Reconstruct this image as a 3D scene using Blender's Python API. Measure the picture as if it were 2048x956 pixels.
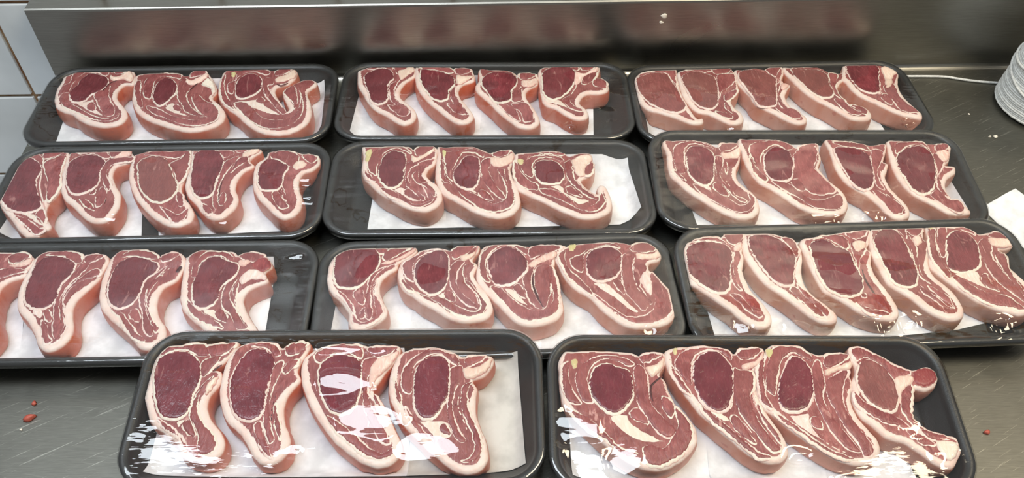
import bpy, bmesh, math, random
import numpy as np
from mathutils import Vector, Matrix
from mathutils.geometry import delaunay_2d_cdt

for o in list(bpy.data.objects):
    bpy.data.objects.remove(o)
scene = bpy.context.scene
col = scene.collection
random.seed(7)
RS = np.random.RandomState(11)

# ------------------------------------------------------------------ camera
CAM_H = 0.69984                     # metres above the steel worktop
FOCAL_PX, PITCH, ROLL, YAW = 1685.46, 0.8359584, 0.01168788, 0.0428278
cam_data = bpy.data.cameras.new('camera')
cam_data.sensor_width = 36.0
cam_data.lens = FOCAL_PX / 2048.0 * 36.0
cam_data.clip_start = 0.02
cam = bpy.data.objects.new('camera', cam_data)
col.objects.link(cam)
_cp, _sp, _cy, _sy = math.cos(PITCH), math.sin(PITCH), math.cos(YAW), math.sin(YAW)
_X = Vector((_cy, -_sy, 0)); _F = Vector((_cp * _sy, _cp * _cy, -_sp)); _D = Vector((-_sp * _sy, -_sp * _cy, -_cp))
_right = _X * math.cos(ROLL) - _D * math.sin(ROLL)
_down = _X * math.sin(ROLL) + _D * math.cos(ROLL)
M4 = Matrix.Identity(4)
for i, v in enumerate((_right, -_down, -_F, Vector((0, 0, CAM_H)))):
    for r in range(3):
        M4[r][i] = v[r]
cam.matrix_world = M4
scene.camera = cam

# ------------------------------------------------------------------ world, lamps, exposure
world = bpy.data.worlds.new('room_light')
scene.world = world
world.use_nodes = True
bg = world.node_tree.nodes['Background']
bg.inputs[0].default_value = (0.93, 0.97, 1.0, 1)
bg.inputs[1].default_value = 0.33

def ceiling_lamp(name, loc, size, energy, color, aim):
    d = bpy.data.lights.new(name, 'AREA')
    d.shape = 'RECTANGLE'
    d.size, d.size_y = size
    d.energy = energy
    d.color = color
    o = bpy.data.objects.new(name, d)
    col.objects.link(o)
    o.location = loc
    o.rotation_euler = (Vector(aim) - Vector(loc)).to_track_quat('-Z', 'Y').to_euler()
    return o
ceiling_lamp('daylight_tube', (-0.50, 0.36, 1.65), (1.3, 0.50), 25, (0.86, 0.94, 1.0), (-0.45, 0.50, 0))
ceiling_lamp('warm_tube', (0.85, 0.28, 1.65), (1.0, 0.40), 26, (1.0, 0.86, 0.62), (0.7, 0.5, 0))

vs = scene.view_settings
vs.view_transform = 'Standard'
vs.look = 'None'
vs.exposure = -0.14
vs.gamma = 1.0
vs.use_curve_mapping = False

# ------------------------------------------------------------------ helpers
def tag(o, label=None, cat=None, group=None, kind=None):
    if label: o['label'] = label
    if cat: o['category'] = cat
    if group: o['group'] = group
    if kind: o['kind'] = kind
    return o

def link(name, me, mat=None, parent=None):
    o = bpy.data.objects.new(name, me)
    col.objects.link(o)
    if mat is not None and not me.materials:
        for m in (mat if isinstance(mat, (list, tuple)) else [mat]):
            me.materials.append(m)
    if parent is not None:
        o.parent = parent
    return o

def empty(name, mw=None, parent=None):
    o = bpy.data.objects.new(name, None)
    o.empty_display_size = 0.02
    col.objects.link(o)
    if mw is not None:
        o.matrix_world = mw
    if parent is not None:
        o.parent = parent
    return o

def mesh_from(name, verts, faces, smooth=True, attrs=None, fmat=None):
    me = bpy.data.meshes.new(name)
    me.from_pydata([tuple(map(float, v)) for v in verts], [], [tuple(map(int, f)) for f in faces])
    if attrs:
        for k, vals in attrs.items():
            a = me.attributes.new(k, 'FLOAT', 'POINT')
            a.data.foreach_set('value', np.asarray(vals, dtype=np.float32))
    if smooth:
        me.polygons.foreach_set('use_smooth', [True] * len(me.polygons))
    if fmat is not None:
        me.polygons.foreach_set('material_index', fmat)
    me.update()
    return me

def box_mesh(name, lo, hi, bevel=0.0):
    bm = bmesh.new()
    bmesh.ops.create_cube(bm, size=1.0)
    for v in bm.verts:
        v.co = Vector([lo[i] + (v.co[i] + 0.5) * (hi[i] - lo[i]) for i in range(3)])
    if bevel:
        bmesh.ops.bevel(bm, geom=bm.edges[:], offset=bevel, segments=3, profile=0.5, affect='EDGES')
    me = bpy.data.meshes.new(name)
    bm.to_mesh(me); bm.free()
    return me

# ------------------------------------------------------------------ materials
def new_mat(name):
    m = bpy.data.materials.new(name)
    m.use_nodes = True
    nt = m.node_tree
    nt.nodes.clear()
    out = nt.nodes.new('ShaderNodeOutputMaterial')
    return m, nt, out

def N(nt, typ, **kw):
    n = nt.nodes.new(typ)
    for k, v in kw.items():
        if k in n.inputs: n.inputs[k].default_value = v
        else: setattr(n, k, v)
    return n

def L(nt, a, b):
    nt.links.new(a, b)

def noise(nt, vec, scale, detail=4.0, rough=0.55, dist=0.0):
    n = nt.nodes.new('ShaderNodeTexNoise')
    n.inputs['Scale'].default_value = scale
    n.inputs['Detail'].default_value = detail
    n.inputs['Roughness'].default_value = rough
    n.inputs['Distortion'].default_value = dist
    if vec is not None: L(nt, vec, n.inputs['Vector'])
    return n.outputs['Fac']

def ramp(nt, fac, stops):
    r = nt.nodes.new('ShaderNodeValToRGB')
    e = r.color_ramp.elements
    while len(e) < len(stops): e.new(0.5)
    for el, (p, c) in zip(e, stops):
        el.position = p
        el.color = (*c, 1) if len(c) == 3 else c
    L(nt, fac, r.inputs['Fac'])
    return r.outputs['Color']

def mixc(nt, fac, a, b):
    n = nt.nodes.new('ShaderNodeMix')
    n.data_type = 'RGBA'
    for s, v in ((n.inputs[0], fac), (n.inputs[6], a), (n.inputs[7], b)):
        if hasattr(v, 'node'): L(nt, v, s)
        elif isinstance(v, (tuple, list)): s.default_value = (*v, 1)
        else: s.default_value = v
    return n.outputs[2]

def maprange(nt, v, a, b, c=0.0, d=1.0):
    n = nt.nodes.new('ShaderNodeMapRange')
    n.interpolation_type = 'SMOOTHSTEP'
    L(nt, v, n.inputs['Value'])
    n.inputs['From Min'].default_value = a; n.inputs['From Max'].default_value = b
    n.inputs['To Min'].default_value = c; n.inputs['To Max'].default_value = d
    return n.outputs['Result']

def attr(nt, name):
    n = nt.nodes.new('ShaderNodeAttribute')
    n.attribute_name = name
    return n.outputs['Fac']

def objvec(nt, scale=(1, 1, 1), rot=(0, 0, 0), kind='Object'):
    tc = nt.nodes.new('ShaderNodeTexCoord')
    mp = nt.nodes.new('ShaderNodeMapping')
    mp.inputs['Scale'].default_value = scale
    mp.inputs['Rotation'].default_value = rot
    L(nt, tc.outputs[kind], mp.inputs['Vector'])
    return mp.outputs['Vector']

def randvec(nt, scale=(1, 1, 1), rot=(0, 0, 0)):
    """object coordinates shifted by a random amount per object, so that no two chops share their grain"""
    v = objvec(nt, scale, rot)
    oi = nt.nodes.new('ShaderNodeObjectInfo')
    ml = nt.nodes.new('ShaderNodeVectorMath'); ml.operation = 'SCALE'
    ml.inputs[0].default_value = (3.1, 5.7, 2.3)
    L(nt, oi.outputs['Random'], ml.inputs['Scale'])
    ad = nt.nodes.new('ShaderNodeVectorMath'); ad.operation = 'ADD'
    L(nt, v, ad.inputs[0]); L(nt, ml.outputs[0], ad.inputs[1])
    return ad.outputs[0], oi.outputs['Random']

def bump(nt, h, strength, dist):
    b = nt.nodes.new('ShaderNodeBump')
    b.inputs['Strength'].default_value = strength
    b.inputs['Distance'].default_value = dist
    L(nt, h, b.inputs['Height'])
    return b.outputs['Normal']

def principled(nt, out, color, rough=0.5, metal=0.0, normal=None, spec=0.5, sss=0.0, sss_r=(1, .3, .2), sss_scale=0.003, coat=0.0):
    p = nt.nodes.new('ShaderNodeBsdfPrincipled')
    if hasattr(color, 'node'): L(nt, color, p.inputs['Base Color'])
    else: p.inputs['Base Color'].default_value = (*color, 1)
    if hasattr(rough, 'node'): L(nt, rough, p.inputs['Roughness'])
    else: p.inputs['Roughness'].default_value = rough
    p.inputs['Metallic'].default_value = metal
    p.inputs['Specular IOR Level'].default_value = spec
    if sss:
        p.inputs['Subsurface Weight'].default_value = sss
        p.inputs['Subsurface Radius'].default_value = sss_r
        p.inputs['Subsurface Scale'].default_value = sss_scale
    if coat:
        p.inputs['Coat Weight'].default_value = coat
        p.inputs['Coat Roughness'].default_value = 0.15
    if normal is not None: L(nt, normal, p.inputs['Normal'])
    L(nt, p.outputs[0], out.inputs['Surface'])
    return p

FAT = (0.80, 0.665, 0.60)

def lean_material(name, dark, light, edge, streak=0.5, wet=False):
    m, nt, out = new_mat(name)
    v, rnd = randvec(nt)
    g, _ = randvec(nt, (1, .28, 1), (0, 0, .5))
    big = noise(nt, v, 55, 3, .5)
    fine = noise(nt, g, 420, 3, .6, .6)
    vein = noise(nt, g, 95, 5, .62, 1.6)
    base = mixc(nt, maprange(nt, big, .3, .7), dark, light)
    base = mixc(nt, maprange(nt, fine, .45, .72, 0, .18 if wet else .36), base, tuple(min(1, c * 1.75 + .03) for c in light))
    hue = mixc(nt, maprange(nt, rnd, 0, 1, 0, .45), base, tuple(c * k for c, k in zip(dark, (1.05, 1.5, 1.35))))
    veins = maprange(nt, vein, .62, .70, 0, streak)
    c = mixc(nt, veins, hue, (0.66, 0.36, 0.32))
    wob = noise(nt, v, 260, 2, .5)
    ad = nt.nodes.new('ShaderNodeMath'); ad.operation = 'MULTIPLY_ADD'
    L(nt, wob, ad.inputs[0]); ad.inputs[1].default_value = .7; ad.inputs[2].default_value = -.35
    sm = nt.nodes.new('ShaderNodeMath'); sm.operation = 'ADD'
    L(nt, attr(nt, 'rim'), sm.inputs[0]); L(nt, ad.outputs[0], sm.inputs[1])
    c = mixc(nt, maprange(nt, sm.outputs[0], .02, .55), edge, c)
    if wet:
        coarse = noise(nt, randvec(nt, (1, .45, 1), (0, 0, -.5))[0], 240, 3, .6, .8)
        nrm = bump(nt, coarse, .32, .0022)
        principled(nt, out, c, .26, 0, nrm, .5, .1, (1, .25, .2), .003, .12)
    else:
        nrm = bump(nt, fine, .5, .0016)
        principled(nt, out, c, .36, 0, nrm, .45, .12, (1, .25, .2), .003)
    return m

def fat_material(name, cream, fell, amount):
    """cut fat on the face, pinker skin (fell) on the outer side"""
    m, nt, out = new_mat(name)
    v, rnd = randvec(nt)
    st, _ = randvec(nt, (1, 1, .3))
    n1 = noise(nt, v, 70, 4, .55)
    n2 = noise(nt, st, 38, 3, .5, .4)
    cr = mixc(nt, maprange(nt, n1, .35, .75, 0, .55), cream, (0.78, 0.50, 0.42))
    fl = mixc(nt, maprange(nt, n2, .32, .66), fell, tuple(.22 * a + .78 * b for a, b in zip(cream, fell)))
    red = maprange(nt, noise(nt, v, 95, 2, .5), .64, .74, 0, .5)
    fl = mixc(nt, red, fl, (0.42, 0.09, 0.07))
    sd = attr(nt, 'side')
    f = nt.nodes.new('ShaderNodeMath'); f.operation = 'MULTIPLY'
    L(nt, maprange(nt, sd, .10, .36), f.inputs[0]); f.inputs[1].default_value = amount
    c = mixc(nt, f.outputs[0], cr, fl)
    nrm = bump(nt, noise(nt, v, 330, 3, .55), .3, .001)
    principled(nt, out, c, .4, 0, nrm, .45, .15, (1, .45, .3), .003)
    return m

MAT = {}
MAT['eye'] = lean_material('dark_eye_meat', (0.120, 0.014, 0.020), (0.195, 0.032, 0.040), (0.40, 0.13, 0.12), streak=.32)
MAT['eye_wet'] = lean_material('wet_eye_meat', (0.125, 0.013, 0.022), (0.19, 0.028, 0.040), (0.40, 0.12, 0.12), streak=.25, wet=True)
MAT['eye_brown'] = lean_material('browned_eye_meat', (0.19, 0.050, 0.048), (0.26, 0.075, 0.068), (0.42, 0.15, 0.13), streak=.4)
MAT['lean'] = lean_material('pink_lean_meat', (0.205, 0.040, 0.042), (0.325, 0.094, 0.090), (0.62, 0.32, 0.28), streak=.55)
MAT['bed'] = lean_material('flank_meat', (0.215, 0.046, 0.046), (0.345, 0.110, 0.102), (0.76, 0.57, 0.51), streak=.75)
MAT['red'] = lean_material('bright_red_meat', (0.20, 0.018, 0.022), (0.33, 0.060, 0.058), (0.45, 0.14, 0.12), streak=.3)
MAT['seam'] = lean_material('blood_shade_seam', (0.030, 0.003, 0.004), (0.075, 0.008, 0.009), (0.16, 0.02, 0.02), streak=0)  # blood red, darkened so the colour carries the shade inside the slits
MAT['bone'] = lean_material('pale_bone', (0.70, 0.43, 0.37), (0.80, 0.58, 0.50), (0.62, 0.28, 0.25), streak=.1)
MAT['fat'] = lean_material('white_fat', (0.74, 0.54, 0.48), (0.80, 0.65, 0.58), (0.66, 0.38, 0.34), streak=.05)
MAT['tendon'] = lean_material('yellow_tendon', (0.56, 0.46, 0.22), (0.64, 0.54, 0.30), (0.72, 0.54, 0.40), streak=0)
BODY = {
    'salmon': fat_material('fat_salmon_side', FAT, (0.58, 0.135, 0.065), 1.0),
    'pale': fat_material('fat_pale_side', FAT, (0.56, 0.205, 0.125), 1.0),
    'grey': fat_material('fat_greyish_side', FAT, (0.56, 0.275, 0.195), 1.0),
}

def simple(name, color, rough=.5, metal=0, bscale=0, bstr=.2, bdist=.001, spec=.5, vary=0):
    m, nt, out = new_mat(name)
    v = objvec(nt)
    nrm = bump(nt, noise(nt, v, bscale, 3), bstr, bdist) if bscale else None
    c = color
    if vary:
        c = mixc(nt, maprange(nt, noise(nt, v, vary, 4), .3, .7), tuple(x * .82 for x in color), tuple(min(1, x * 1.1) for x in color))
    principled(nt, out, c, rough, metal, nrm, spec)
    return m

MAT['foam'] = simple('black_foam', (0.016, 0.0165, 0.016), .38, 0, 900, .35, .0006, .55, 60)
MAT['paper'] = simple('absorbent_paper', (0.80, 0.82, 0.85), .85, 0, 160, .25, .0008, .2, 45)
MAT['paper_grey'] = simple('damp_grey_paper', (0.60, 0.59, 0.56), .8, 0, 160, .25, .0008, .2, 45)
MAT['twine'] = simple('white_twine', (0.78, 0.78, 0.75), .8, 0, 900, .5, .001, .2, 300)
MAT['core'] = simple('spool_core', (0.62, 0.60, 0.55), .8, 0, 200, .3, .001, .2)
MAT['tile'] = simple('glazed_tile', (0.70, 0.74, 0.76), .22, 0, 14, .05, .002, .5, 5)
MAT['scrap'] = simple('meat_scrap', (0.45, 0.10, 0.07), .45, 0, 400, .4, .001, .4, 200)
MAT['crumb'] = simple('fat_crumb', (0.82, 0.76, 0.66), .55, 0, 400, .4, .001, .4)

m, nt, out = new_mat('stained_grout')
v = objvec(nt)
c = ramp(nt, noise(nt, v, 22, 6, .7), [(.3, (.16, .06, .03)), (.5, (.30, .17, .085)), (.75, (.46, .38, .25))])
principled(nt, out, c, .9, 0, bump(nt, noise(nt, v, 120, 4), .5, .002), .2)
MAT['grout'] = m

def steel(name, base, rough, brush_scale, rot, scratches, smear):
    m, nt, out = new_mat(name)
    v = objvec(nt, brush_scale, rot)
    br = noise(nt, v, 60, 4, .6)
    blot = noise(nt, objvec(nt), 9, 4, .6, .5)
    c = mixc(nt, maprange(nt, br, .3, .7), tuple(x * .88 for x in base), tuple(min(1, x * 1.08) for x in base))
    c = mixc(nt, maprange(nt, blot, .45, .75, 0, smear), c, tuple(x * .7 for x in base))
    r = maprange(nt, blot, .3, .75, rough, rough + .12)
    h = br
    if scratches:
        def turned(scale, deg):
            mp = nt.nodes.new('ShaderNodeMapping'); mp.inputs['Scale'].default_value = scale
            L(nt, objvec(nt, (1, 1, 1), (0, 0, math.radians(deg))), mp.inputs['Vector'])
            return mp.outputs['Vector']
        sv = turned((1.0, 34, 1), -scratches)
        s1 = noise(nt, sv, 16, 5, .65)
        sc = maprange(nt, s1, .61, .66, 0, .8)
        c = mixc(nt, sc, c, tuple(min(1, x * 2.3) for x in base))
        sv2 = turned((1.4, 44, 1), 8)
        sc2 = maprange(nt, noise(nt, sv2, 14, 4, .6), .62, .67, 0, .4)
        c = mixc(nt, sc2, c, tuple(min(1, x * 1.5) for x in base))
    p = principled(nt, out, c, r, 1.0, bump(nt, h, .06, .0005), .5)
    return m
MAT['counter'] = steel('scratched_steel', (0.22, 0.217, 0.192), .40, (1, 14, 1), (0, 0, 0), 28, .3)
MAT['splash'] = steel('brushed_steel', (0.34, 0.33, 0.30), .27, (.6, 20, 26), (0, 0, 0), 0, .35)

def film_material():
    m, nt, out = new_mat('cling_film')
    lw = nt.nodes.new('ShaderNodeLayerWeight')
    lw.inputs['Blend'].default_value = .5
    v = objvec(nt)
    sv = objvec(nt, (.25, 1, 1))
    h1 = noise(nt, v, 34, 2, .5)
    h2 = noise(nt, sv, 210, 2, .5, .3)
    ad = nt.nodes.new('ShaderNodeMath'); ad.operation = 'MULTIPLY_ADD'
    L(nt, h2, ad.inputs[0]); ad.inputs[1].default_value = .16
    L(nt, h1, ad.inputs[2])
    nrm = bump(nt, ad.outputs[0], .22, .0035)
    L(nt, nrm, lw.inputs['Normal'])
    pw = nt.nodes.new('ShaderNodeMath'); pw.operation = 'POWER'
    L(nt, lw.outputs['Facing'], pw.inputs[0]); pw.inputs[1].default_value = 4.5
    sc = nt.nodes.new('ShaderNodeMath'); sc.operation = 'MULTIPLY_ADD'; sc.use_clamp = True
    L(nt, pw.outputs[0], sc.inputs[0]); sc.inputs[1].default_value = .85; sc.inputs[2].default_value = FILM_F0
    tr = nt.nodes.new('ShaderNodeBsdfTransparent')
    gl = nt.nodes.new('ShaderNodeBsdfGlossy')
    gl.inputs['Roughness'].default_value = .035
    L(nt, nrm, gl.inputs['Normal'])
    mx = nt.nodes.new('ShaderNodeMixShader')
    L(nt, sc.outputs[0], mx.inputs[0]); L(nt, tr.outputs[0], mx.inputs[1]); L(nt, gl.outputs[0], mx.inputs[2])
    L(nt, mx.outputs[0], out.inputs['Surface'])
    return m
FILM_F0 = .085
MAT['film'] = film_material()

# ------------------------------------------------------------------ setting: tiled wall, steel worktop with upstand
WALL_Y = 0.977
wall = tag(link('wall_back', box_mesh('wall_back', (-2.0, WALL_Y + .0015, -0.9), (2.0, WALL_Y + .12, 1.2)), MAT['grout']), kind='structure')
TILE = 0.15
tile_me = box_mesh('tile', (-TILE / 2 + .0027, -.003, -TILE / 2 + .0027), (TILE / 2 - .0027, .004, TILE / 2 - .0027), .0012)
tile_me.materials.append(MAT['tile'])
for ix in range(-9, 13):
    for iz in range(-6, 7):
        t = link('tile', tile_me, None, wall)
        t.location = (-.639 + TILE * (ix + .5), WALL_Y, -.0563 + TILE * (iz + .5))

CL = -0.568                                        # left end of the worktop
counter = empty('steel_worktop', Matrix.Translation((0.4, 0.4, 0)))
tag(counter, 'scratched stainless steel worktop with an upstand under the meat trays', 'worktop')
inv = Matrix.Translation((-0.4, -0.4, 0))
def on_counter(name, me, mat):
    me.transform(inv)
    return link(name, me, mat, counter)
on_counter('top_sheet', box_mesh('top_sheet', (CL, -0.35, -.040), (1.5, 0.9286, 0), .0015), MAT['counter'])
on_counter('front_apron', box_mesh('front_apron', (CL + .03, -0.33, -.11), (1.48, -.30, -.041)), MAT['counter'])
# upstand: a folded sheet with a flat lip that runs back to the tiles, bent from the worktop with a small cove
SPR = math.radians(0.3)
def upstand_mesh():
    prof = []
    for k in range(7):
        a = math.pi / 2 * k / 6
        prof.append((-.008 + .008 * math.sin(a), .008 - .008 * math.cos(a)))
    prof += [(0.0, .108), (.0006, .1105), (.0025, .1118), (.046, .1125), (.046, .1095), (.006, .109), (.004, .02), (.004, 0)]
    n = len(prof)
    verts, faces = [], []
    xs = [CL, -.2, .2, .6, 1.5]
    for x in xs:
        for (yy, zz) in prof:
            verts.append((x, .9286 + yy + (x - CL) * math.tan(SPR), zz))
    for i in range(len(xs) - 1):
        for k in range(n):
            k2 = (k + 1) % n
            faces.append((i * n + k, i * n + k2, (i + 1) * n + k2, (i + 1) * n + k))
    faces.append(tuple(range(n)))
    faces.append(tuple(range((len(xs) - 1) * n, len(xs) * n))[::-1])
    me = mesh_from('upstand', verts, faces, smooth=False)
    bm = bmesh.new(); bm.from_mesh(me); bmesh.ops.recalc_face_normals(bm, faces=bm.faces); bm.to_mesh(me); bm.free()
    return me
on_counter('upstand', upstand_mesh(), MAT['splash'])

# ------------------------------------------------------------------ foam trays
TW, TD, TH = 0.3675, 0.1530, 0.0334               # rim outline and height
CR = 0.036                                        # corner radius
# (inset from the rim, height) from the underside, over the lip, to the inner floor
PROFILE = [(.029, 0.0), (.024, .001), (.007, .0235), (.004, .0265), (.0006, .0272), (0, .0290), (.0004, .0318), (.0022, .0333), (.0048, .0334),
           (.0075, .0322), (.0092, .0296), (.0100, .0270), (.0112, .0255), (.0235, .0080), (.0270, .0062), (.0310, .0058)]
INNER = [(d, z) for d, z in PROFILE if d >= .0075 and z > .005][0:]
INNER = [(.0075, .0322), (.0092, .0296), (.0100, .0270), (.0112, .0255), (.0235, .0080), (.0270, .0062), (.0310, .0058), (.2, .0058)]

def inner_height(d):
    d = np.asarray(d, float)
    return np.interp(d, [0, .0048] + [p[0] for p in INNER], [.0334, .0334] + [p[1] for p in INNER])

def wall_inset(z):
    """how far in from the rim outline the inner wall stands at height z"""
    zs = [p[1] for p in INNER[:6]][::-1]; ds = [p[0] for p in INNER[:6]][::-1]
    return np.interp(z, zs, ds)

def inset_of(x, y):
    """distance from the rim outline inwards (rounded rectangle)"""
    qx = np.abs(x) - (TW / 2 - CR); qy = np.abs(y) - (TD / 2 - CR)
    return -(np.hypot(np.maximum(qx, 0), np.maximum(qy, 0)) + np.minimum(np.maximum(qx, qy), 0) - CR)

def rr_loop(d, nc=9, nx=18, ny=7):
    a, b = TW / 2 - d, TD / 2 - d
    r = min(max(CR - d, .004), b * .95)
    pts = []
    cs = [(a - r, b - r, 0), (-(a - r), b - r, 1), (-(a - r), -(b - r), 2), (a - r, -(b - r), 3)]
    for i, (cx, cy_, q) in enumerate(cs):
        for k in range(nc):
            t = math.pi / 2 * (q + k / (nc - 1))
            pts.append((cx + r * math.cos(t), cy_ + r * math.sin(t)))
        p, nxt = pts[-1], cs[(i + 1) % 4]
        t = math.pi / 2 * nxt[2]
        e = (nxt[0] + r * math.cos(t), nxt[1] + r * math.sin(t))
        m_ = nx if i % 2 == 0 else ny
        for k in range(1, m_):
            pts.append((p[0] + (e[0] - p[0]) * k / m_, p[1] + (e[1] - p[1]) * k / m_))
    return pts

def loft(loops, cap0=True, cap1=True):
    verts, faces = [], []
    n = len(loops[0])
    for lp in loops: verts += lp
    for j in range(len(loops) - 1):
        for k in range(n):
            k2 = (k + 1) % n
            faces.append((j * n + k, j * n + k2, (j + 1) * n + k2, (j + 1) * n + k))
    if cap0: faces.append(tuple(range(n))[::-1])
    if cap1: faces.append(tuple(range((len(loops) - 1) * n, len(loops) * n)))
    return verts, faces

tray_me = mesh_from('foam_tray', *loft([[(x, y, z) for x, y in rr_loop(d)] for d, z in PROFILE]))
tray_me.materials.append(MAT['foam'])

def clamp_in(P, z, margin=.0008):
    """keep points inside the tray wall at height z"""
    P = np.array(P, float)
    d = float(wall_inset(z)) + margin
    a, b = TW / 2 - d, TD / 2 - d
    r = max(CR - d, .004)
    P[:, 0] = np.clip(P[:, 0], -a, a); P[:, 1] = np.clip(P[:, 1], -b, b)
    qx = np.abs(P[:, 0]) - (a - r); qy = np.abs(P[:, 1]) - (b - r)
    m_ = (qx > 0) & (qy > 0)
    h = np.hypot(qx, qy); f = np.where(m_ & (h > r), r / np.maximum(h, 1e-9), 1)
    P[:, 0] = np.where(m_, np.sign(P[:, 0]) * (a - r + qx * f), P[:, 0])
    P[:, 1] = np.where(m_, np.sign(P[:, 1]) * (b - r + qy * f), P[:, 1])
    return P

# ------------------------------------------------------------------ chops
ZT = 0.0322                                        # top of the meat above the tray's underside

def spline(pts, step=.0018, closed=True):
    """centripetal Catmull-Rom through the points, resampled to an even step"""
    P = np.asarray(pts, float)
    n = len(P)
    outp = []
    segs = n if closed else n - 1
    for i in range(segs):
        if closed: p0, p1, p2, p3 = P[(i - 1) % n], P[i], P[(i + 1) % n], P[(i + 2) % n]
        else: p0, p1, p2, p3 = P[max(i - 1, 0)], P[i], P[i + 1], P[min(i + 2, n - 1)]
        def dt(a, b): return max(np.linalg.norm(b - a), 1e-6) ** .5
        t0 = 0; t1 = t0 + dt(p0, p1); t2 = t1 + dt(p1, p2); t3 = t2 + dt(p2, p3)
        m_ = max(2, int(np.linalg.norm(p2 - p1) / step))
        for k in range(m_):
            t = t1 + (t2 - t1) * k / m_
            A1 = (t1 - t) / (t1 - t0) * p0 + (t - t0) / (t1 - t0) * p1 if t1 - t0 > 2e-3 else p1
            A2 = (t2 - t) / (t2 - t1) * p1 + (t - t1) / (t2 - t1) * p2
            A3 = (t3 - t) / (t3 - t2) * p2 + (t - t2) / (t3 - t2) * p3 if t3 - t2 > 2e-3 else p2
            B1 = (t2 - t) / (t2 - t0) * A1 + (t - t0) / (t2 - t0) * A2
            B2 = (t3 - t) / (t3 - t1) * A2 + (t - t1) / (t3 - t1) * A3
            outp.append((t2 - t) / (t2 - t1) * B1 + (t - t1) / (t2 - t1) * B2)
    if not closed: outp.append(P[-1])
    return np.array(outp)

def area(P):
    return .5 * float(np.sum(P[:, 0] * np.roll(P[:, 1], -1) - np.roll(P[:, 0], -1) * P[:, 1]))

def inside(P, Q):
    """which of the points Q lie in polygon P"""
    x, y = Q[:, 0][:, None], Q[:, 1][:, None]
    x1, y1 = P[:, 0][None], P[:, 1][None]
    x2, y2 = np.roll(P[:, 0], -1)[None], np.roll(P[:, 1], -1)[None]
    with np.errstate(divide='ignore', invalid='ignore'):
        c = ((y1 > y) != (y2 > y)) & (x < (x2 - x1) * (y - y1) / (y2 - y1) + x1)
    return c.sum(1) % 2 == 1

def edge_dist(P, Q):
    a = P[None]; b = np.roll(P, -1, 0)[None]; q = Q[:, None]
    ab = b - a
    t = np.clip(((q - a) * ab).sum(-1) / np.maximum((ab ** 2).sum(-1), 1e-12), 0, 1)
    return np.sqrt((((a + ab * t[..., None]) - q) ** 2).sum(-1).min(1))

def fill(P, step):
    """triangulate polygon P with interior points; returns 2-D points, triangles, distance to the edge"""
    lo, hi = P.min(0), P.max(0)
    gx, gy = np.meshgrid(np.arange(lo[0], hi[0], step), np.arange(lo[1], hi[1], step * .87))
    gx = gx + (np.arange(gx.shape[0])[:, None] % 2) * step * .5
    Q = np.stack([gx.ravel(), gy.ravel()], -1)
    if len(Q):
        Q = Q[inside(P, Q)]
    if len(Q):
        Q = Q[edge_dist(P, Q) > step * .42]
    pts = np.concatenate([P, Q]) if len(Q) else P
    n = len(P)
    r = delaunay_2d_cdt([Vector(p) for p in pts], [], [list(range(n))], 1, 1e-7)
    V = np.array([tuple(v) for v in r[0]]); F = [tuple(f) for f in r[2]]
    return V, F, edge_dist(P, V)

def relief(seed):
    r = np.random.RandomState(seed)
    ks = r.uniform(-1, 1, (5, 2)) * np.array([90, 90]); ph = r.uniform(0, 6.28, 5); tl = r.uniform(-1, 1, 2) * .012
    def f(V):
        z = sum(np.sin(V @ k + p) for k, p in zip(ks, ph)) * .00012
        return z
    return f

def wobble(P, amp, seed):
    r = np.random.RandomState(seed)
    n = len(P)
    t = np.arange(n) / n * 2 * np.pi
    w = sum(r.uniform(.3, 1) * np.sin(k * t + r.uniform(0, 6.28)) for k in r.randint(5, max(7, n // 5 + 6), 6)) * amp / 2
    d = np.roll(P, -1, 0) - np.roll(P, 1, 0)
    nn = np.stack([d[:, 1], -d[:, 0]], -1); nn /= np.maximum(np.linalg.norm(nn, axis=1, keepdims=True), 1e-9)
    return P + nn * w[:, None]

def grow(P, r):
    if area(P) < 0: P = P[::-1]
    d = np.roll(P, -1, 0) - np.roll(P, 1, 0)
    nn = np.stack([d[:, 1], -d[:, 0]], -1); nn /= np.maximum(np.linalg.norm(nn, axis=1, keepdims=True), 1e-9)
    return P + nn * r

def body_mesh(P, zt, zf):
    """the whole chop: a slab of fat-edged meat with rounded top edge and bulging sides"""
    if area(P) < 0: P = P[::-1]
    d = np.roll(P, -2, 0) - np.roll(P, 2, 0)
    nn = np.stack([d[:, 1], -d[:, 0]], -1); nn /= np.maximum(np.linalg.norm(nn, axis=1, keepdims=True), 1e-9)
    V, F, ed = fill(P, .0030)
    z = ZT + zt(V) - .0013 * np.exp(-ed / .0009)
    verts = [(x, y, zz) for (x, y), zz in zip(V, z)]
    side = list(np.where(ed < 1e-6, .12, 0.0))
    faces = list(F)
    n = len(P)
    z0 = ZT + zt(P) - .0013
    rings = [(0.0, .0, .10), (.0009, .09, .3), (.0016, .25, .65), (.0021, .5, .9), (.0018, .78, 1.0), (.0006, .97, 1.0), (-.0015, 1.0, 1.0)]
    base = len(verts)
    for off, t, s in rings:
        zz = z0 + (zf - z0) * t
        Pn = P + nn * off
        if off:
            Pn = clamp_in(Pn, max(float(zz.mean()), .0062), .0006)
        verts += [(a, b, c) for (a, b), c in zip(Pn, zz)]
        side += [s] * n
    for j in range(len(rings) - 1):
        for k in range(n):
            k2 = (k + 1) % n
            faces.append((base + (j + 1) * n + k, base + (j + 1) * n + k2, base + j * n + k2, base + j * n + k))
    me = mesh_from('fat_and_side', verts, faces, True, {'side': side})
    bm = bmesh.new(); bm.from_mesh(me)
    bmesh.ops.remove_doubles(bm, verts=bm.verts, dist=1e-6)
    bmesh.ops.recalc_face_normals(bm, faces=bm.faces)
    bm.to_mesh(me); bm.free()
    return me

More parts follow.
